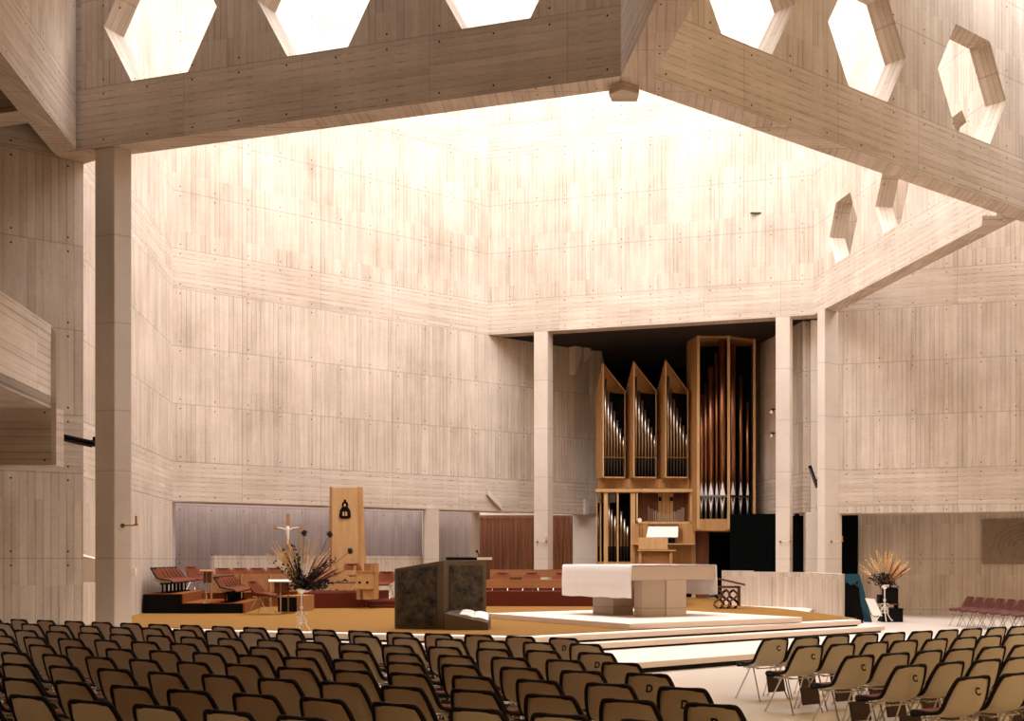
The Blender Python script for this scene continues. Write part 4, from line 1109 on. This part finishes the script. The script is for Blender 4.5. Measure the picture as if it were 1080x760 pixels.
# three small towers
for (pA_, pB_, pC_, pk, base) in ((635.8, 659, 629, 382.5, 503), (668.2, 692, 660.5, 381, 503), (701.8, 725.5, 693.5, 379.5, 503)):
    t = bpy.data.objects.new('pipe_tower', None); C.objects.link(t); t.parent = org
    yA, yB, yC = -1.15, -.95, -.25
    A0 = (ox(pA_, yA), yA); B0 = (ox(pB_, yB), yB); C0 = (ox(pC_, yC), yC); D0 = (B0[0] + .0, -.1)
    zAt = oz(pk, yA); zBt = oz(412, yB); zCt = oz(411, yC); zb4 = oz(base, yA) + .0
    panel([(C0[0], C0[1], zb4), (A0[0], A0[1], zb4), (A0[0], A0[1], zAt), (C0[0], C0[1], zCt)], M_OAK, t, 'side_panel', .03)
    panel([(B0[0], B0[1], zb4), (D0[0], D0[1], zb4), (D0[0], D0[1], zCt), (B0[0], B0[1], zBt)], M_OAK, t, 'side_panel', .02)
    panel([(A0[0], A0[1], zAt), (B0[0], B0[1], zBt), (D0[0], D0[1], zBt - .0), (C0[0], C0[1], zCt)], M_OAK, t, 'roof', .03)
    panel([(A0[0], A0[1], zb4), (B0[0], B0[1], zb4), (D0[0], D0[1], zb4), (C0[0], C0[1], zb4)], M_OAK, t, 'floor_board', .05)
    bm = B(); box(bm, ((A0[0]) + .02, A0[1], (zb4 + zAt) / 2 - .05), (.035, .05, zAt - zb4 - .12)); obj('corner_post', bm, M_OAKP, t)
    panel([(C0[0] + .05, -.12, zb4), (D0[0], -.12, zb4), (D0[0], -.12, zBt), (C0[0] + .05, -.12, zCt)], M_BLACK, t, 'back', .02)
    bm = B(); zz_ = oz(482, yA); box(bm, ((A0[0] + B0[0]) / 2, (yA + yB) / 2 + .02, zz_), (B0[0] - A0[0], .03, .035), rz=.25); obj('pipe_rail', bm, M_BRASS, t)
    n = 7
    for i in range(n):
        f_ = i / (n - 1)
        px = pA_ + 2.6 + (pB_ - pA_ - 4.2) * f_; dy = yA + .12 + .2 * f_
        pt = pk + 17 + 61 * f_ ** .85
        pipe(t, px, dy, pt, 482 + 0, 502, 2.7 - .9 * f_, M_PIPE)
# big bass tower
WS = 1.2
t = bpy.data.objects.new('bass_pipe_tower', None); C.objects.link(t); t.parent = org
y1, y2, y3, y4 = -1.5, -1.5, -.9, -.4
a = (ox(725.5, y4), y4); b = (ox(736.5, y1), y1); c_ = (ox(768.5, y2), y2); d = (ox(795.5, y3), y3); e_ = (ox(795.5, y3), .6); g_ = (a[0], .6)
zt5, zb5 = oz(351, y1), oz(559.5, y1)
bm = B(); prism(bm, [a, b, c_, d, e_, g_], zb5, zb5 + .40); obj('base_box', bm, M_OAK, t)
bm = B(); prism(bm, [a, b, c_, d, e_, g_], zt5 - .16, zt5); obj('cornice', bm, M_OAK, t)
panel([(a[0], a[1], zb5), (b[0], b[1], zb5), (b[0], b[1], zt5), (a[0], a[1], zt5)], M_OAK, t, 'side_panel', .04)
panel([(e_[0], e_[1], zb5), (d[0], d[1], zb5), (d[0], d[1], zt5), (e_[0], e_[1], zt5)], M_OAK, t, 'side_panel', .04)
panel([(a[0], .2, zb5), (d[0], .2, zb5), (d[0], .2, zt5), (a[0], .2, zt5)], M_BLACK, t, 'back', .04)
panel([(a[0], a[1], zb5), (a[0], .6, zb5), (a[0], .6, zt5), (a[0], a[1], zt5)], M_OAK, t, 'side_panel', .04)
for q in (b, c_, d):
    bm = B(); box(bm, (q[0], q[1], (zt5 + zb5) / 2), (.09, .09, zt5 - zb5 - .1)); obj('post', bm, M_OAKP, t)
bm = B(); tube(bm, [(b[0], b[1] + .15, oz(523, y1)), (c_[0], c_[1] + .15, oz(523, y1)), (d[0], d[1] + .15, oz(523, y1) - .0)], .03, 6); obj('pipe_rail', bm, M_PIPED, t)
for px, w_, tp, dy in ((739.6, 4.6, 416, -1.2), (744.3, 3.4, 403.5, -1.15), (749.7, 5.4, 387.5, -1.2), (755.7, 3.4, 372, -1.1), (761.8, 6.0, 354, -1.2), (772.8, 5.2, 364, -1.1), (781, 3.6, 396, -.95), (788.3, 3.0, 424, -.8)):
    pipe(t, px, dy, tp, 523, 547, w_ * WS, M_COPPER, M_BRONZF, M_MOUTH)
# stem under bass tower
bm = B(); box(bm, ((ox(733) + ox(746.5)) / 2, -.3, oz(560) / 2 + .0), (ox(746.5) - ox(733), 1.0, oz(559))); obj('pedestal', bm, M_BROWNW, org)
# waist between towers and lower case
bm = B()
xs = [629, 645, 661, 677, 693, 709, 725]
for i in range(6):
    p0_, p1_ = ox(xs[i] + 2, -.6), ox(xs[i+1] + 2, -.6); yy = [-.75, -.55][i % 2]; y2_ = [-.55, -.75][i % 2]
    prism(bm, [(p0_, yy), (p1_, y2_), (p1_, -.1), (p0_, -.1)], oz(516), oz(504.5, -.8))
obj('waist', bm, M_OAK, org)
# lower case
L0, L1 = ox(628.5, -.9), ox(733.5, -.9)
bm = B(); box(bm, ((L0 + L1) / 2, -.55, oz(517, -.9)), (L1 - L0, .85, .11)); obj('top_board', bm, M_OAKP, org)
bm = B(); box(bm, ((L0 + L1) / 2, .1, oz(559) / 2 + .3), (L1 - L0, .06, oz(519))); obj('back_board', bm, M_BLACK, org)
for px, w_ in ((629, 1.2), (633, 1.3), (639, 4.2), (651.5, 1.8), (667.5, 5), (731.5, 4)):
    bm = B(); ww = w_ / FPX * 41.3; z1_ = oz(519, -.9); box(bm, (ox(px, -.9), -.85 if px > 634 else -.4, z1_ / 2), (ww, .12 if px > 634 else .3, z1_)); obj('post', bm, M_OAKP, org)
bm = B(); box(bm, ((ox(629, -.9) + ox(668, -.9)) / 2, -.8, oz(592, -.9) - .25), (ox(668) - ox(629), .1, .5)); obj('lower_panel', bm, M_OAK, org)
for px, tp in ((640.8 + 1.5, 530), (645.2, 537), (648.8, 544), (655.2, 539), (658.6, 547), (661.8, 555)):
    pipe(org, px, -.6, tp, 576, 591, 2.5, M_PIPE)
pipe(org, 631.2, -.3, 540, 576, 591, 1.6, M_PIPE)
# display of small pipes above the console
bm = frame_bm2(ox(671, -.9), ox(729.5, -.9), oz(551.5, -.9), oz(517, -.9), -.86, .06); obj('display_frame', bm, M_OAKP, org)
t = bpy.data.objects.new('inner_pipework', None); C.objects.link(t); t.parent = org
bm = B(); box(bm, ((ox(674) + ox(728)) / 2, -.25, (oz(550) + oz(518)) / 2), (ox(728) - ox(674), .03, oz(518) - oz(550))); obj('back', bm, M_BROWNW, t)
for i in range(13):
    px = 675.5 + i * 4.1; inner = 1 - abs(i - 6) / 6
    tp = 519 + (inner * 15 if not 5 <= i <= 8 else 0)
    bm = B(); m_ = M_OAKP if 5 <= i <= 8 else M_BROWNW
    box(bm, (ox(px, -.4), -.4 + (.06 if 5 <= i <= 8 else 0), (oz(550, -.4) + oz(tp, -.4)) / 2), (.115, .10, oz(tp, -.4) - oz(550, -.4))); obj('wooden_pipe', bm, m_, t)
    if i in (5, 8): bm = B(); box(bm, (ox(px, -.4), -.42, oz(526, -.4)), (.09, .06, .14)); obj('pipe_block', bm, M_BLACK, t)
for i in range(20):
    px = 684 + i * 1.95; tp = 534 + 7 * math.sin(i / 19 * PI) + (i % 2)
    bm = B(); tube(bm, [(ox(px, -.6), -.6, oz(549.5, -.6)), (ox(px, -.6), -.6, oz(tp, -.6))], .021, 6); obj('metal_pipe', bm, M_PIPE, t)
# console
Yc = -1.0
def cb(p0, p1, q0, q1, dy, dep, mat, nm, par=None):
    bm = B(); box(bm, ((ox(p0, dy) + ox(p1, dy)) / 2, dy + dep / 2, (oz(q0, dy) + oz(q1, dy)) / 2), (ox(p1, dy) - ox(p0, dy), dep, abs(oz(q0, dy) - oz(q1, dy)))); return obj(nm, bm, mat, par or org, bevel=.004)
con = bpy.data.objects.new('console', None); C.objects.link(con); con.parent = org
cb(667, 733, 551.5, 573.5, -1.0, .5, M_OAK, 'front_panel', con)
cb(670, 733, 574, 601, -.9, .5, M_OAK, 'lower_front', con)
cb(667, 733, 573, 574.2, -1.5, .55, M_OAKP, 'shelf', con)
panel([(ox(681.5, -1.35), -1.35, oz(566.5, -1.35)), (ox(715, -1.35), -1.35, oz(566.5, -1.35)), (ox(715.5, -1.05), -1.05, oz(554, -1.05)), (ox(684, -1.05), -1.05, oz(554, -1.05))], M_PAPER, con, 'music_desk', .02)
cb(683, 716, 552.6, 553.6, -1.12, .1, M_BROWNW, 'desk_rail', con)
cb(705, 712, 567.3, 572, -1.45, .3, M_BLACK, 'keyboard', con)
for px in (674, 677.2, 716.5, 718.6):
    for k in range(7): cb(px, px + .9, 557 + k * 2, 558 + k * 2, -1.05, .05, M_BROWNW, 'stop_knob', con)
bm = B(); x_ = ox(674.7, -1.1); zc2 = oz(548.3, -1.1); disc(bm, x_, zc2, .075, .075, -1.12, -1.05); obj('clock', bm, M_WHITE, org)
# bench
bo = (X(689, YO - 2.2), YO - 2.2, ZS + .012)
t = thing('organ_bench', 'boxy pale oak bench in front of the organ console', 'bench', bo)
Yq = YO - 2.2
ob(673.5, 704.5, 566.5, 579, Yq, .45, M_OAKP, t, 'back_box', bo); ob(672, 713, 579.6, 580.8, Yq - .05, .6, M_OAKP, t, 'seat', bo)
for px in (673.5, 706): ob(px, px + 3, 580.8, 590 + (H - ZS - .012) * FPX / Yq, Yq, .45, M_OAK, t, 'leg', bo)
ob(676.5, 706, 581, 600, Yq + .1, .04, M_OAKX, t, 'apron', bo)
# ================================================================ light and camera
w = bpy.data.worlds.new('sky'); bpy.context.scene.world = w; w.use_nodes = True
bg = w.node_tree.nodes['Background']; bg.inputs[0].default_value = (.965, .945, 1.0, 1); bg.inputs[1].default_value = 9.2
def portal(nm, c, sx, sy, rz=0):
    l = bpy.data.lights.new(nm, 'AREA'); l.shape = 'RECTANGLE'; l.size = sx; l.size_y = sy; l.cycles.is_portal = True
    o = bpy.data.objects.new(nm, l); C.objects.link(o); o.location = c; o.rotation_euler = (0, 0, rz)
portal('lantern_skylight', (-2.5, 30, TOP + .2), 22, 24)
portal('nave_skylight', (5, 20, NAVE + .4), 28, 20)
for i, (x, y) in enumerate(((7, 2), (-1, 3), (11, 13), (-7, 8))):  # unseen warm fill lights added to brown the nave concrete
    l = bpy.data.lights.new('added_nave_warm_fill', 'AREA'); l.shape = 'DISK'; l.size = 1.2; l.color = (1, .74, .38); l.energy = (1000, 200, 700, 60)[i]
    o = bpy.data.objects.new('added_nave_warm_fill', l); C.objects.link(o); o.location = (x, y, NAVE - .1)
cam = bpy.data.cameras.new('camera'); co = bpy.data.objects.new('camera', cam); C.objects.link(co)
co.location = (0, 0, H); co.rotation_euler = (PI / 2, 0, 0)
cam.sensor_fit = 'HORIZONTAL'; cam.sensor_width = 36; cam.lens = 36 * FPX / 1080
cam.shift_x = (540 - CX) / 1080; cam.shift_y = (CY - 380) / 1080
cam.clip_end = 300
s = bpy.context.scene; s.camera = co
s.view_settings.view_transform = 'Standard'; s.view_settings.look = 'None'; s.view_settings.gamma = 1
s.view_settings.use_curve_mapping = False; s.view_settings.exposure = 0.0
s.cycles.max_bounces = 10; s.cycles.diffuse_bounces = 6; s.cycles.sample_clamp_indirect = 8
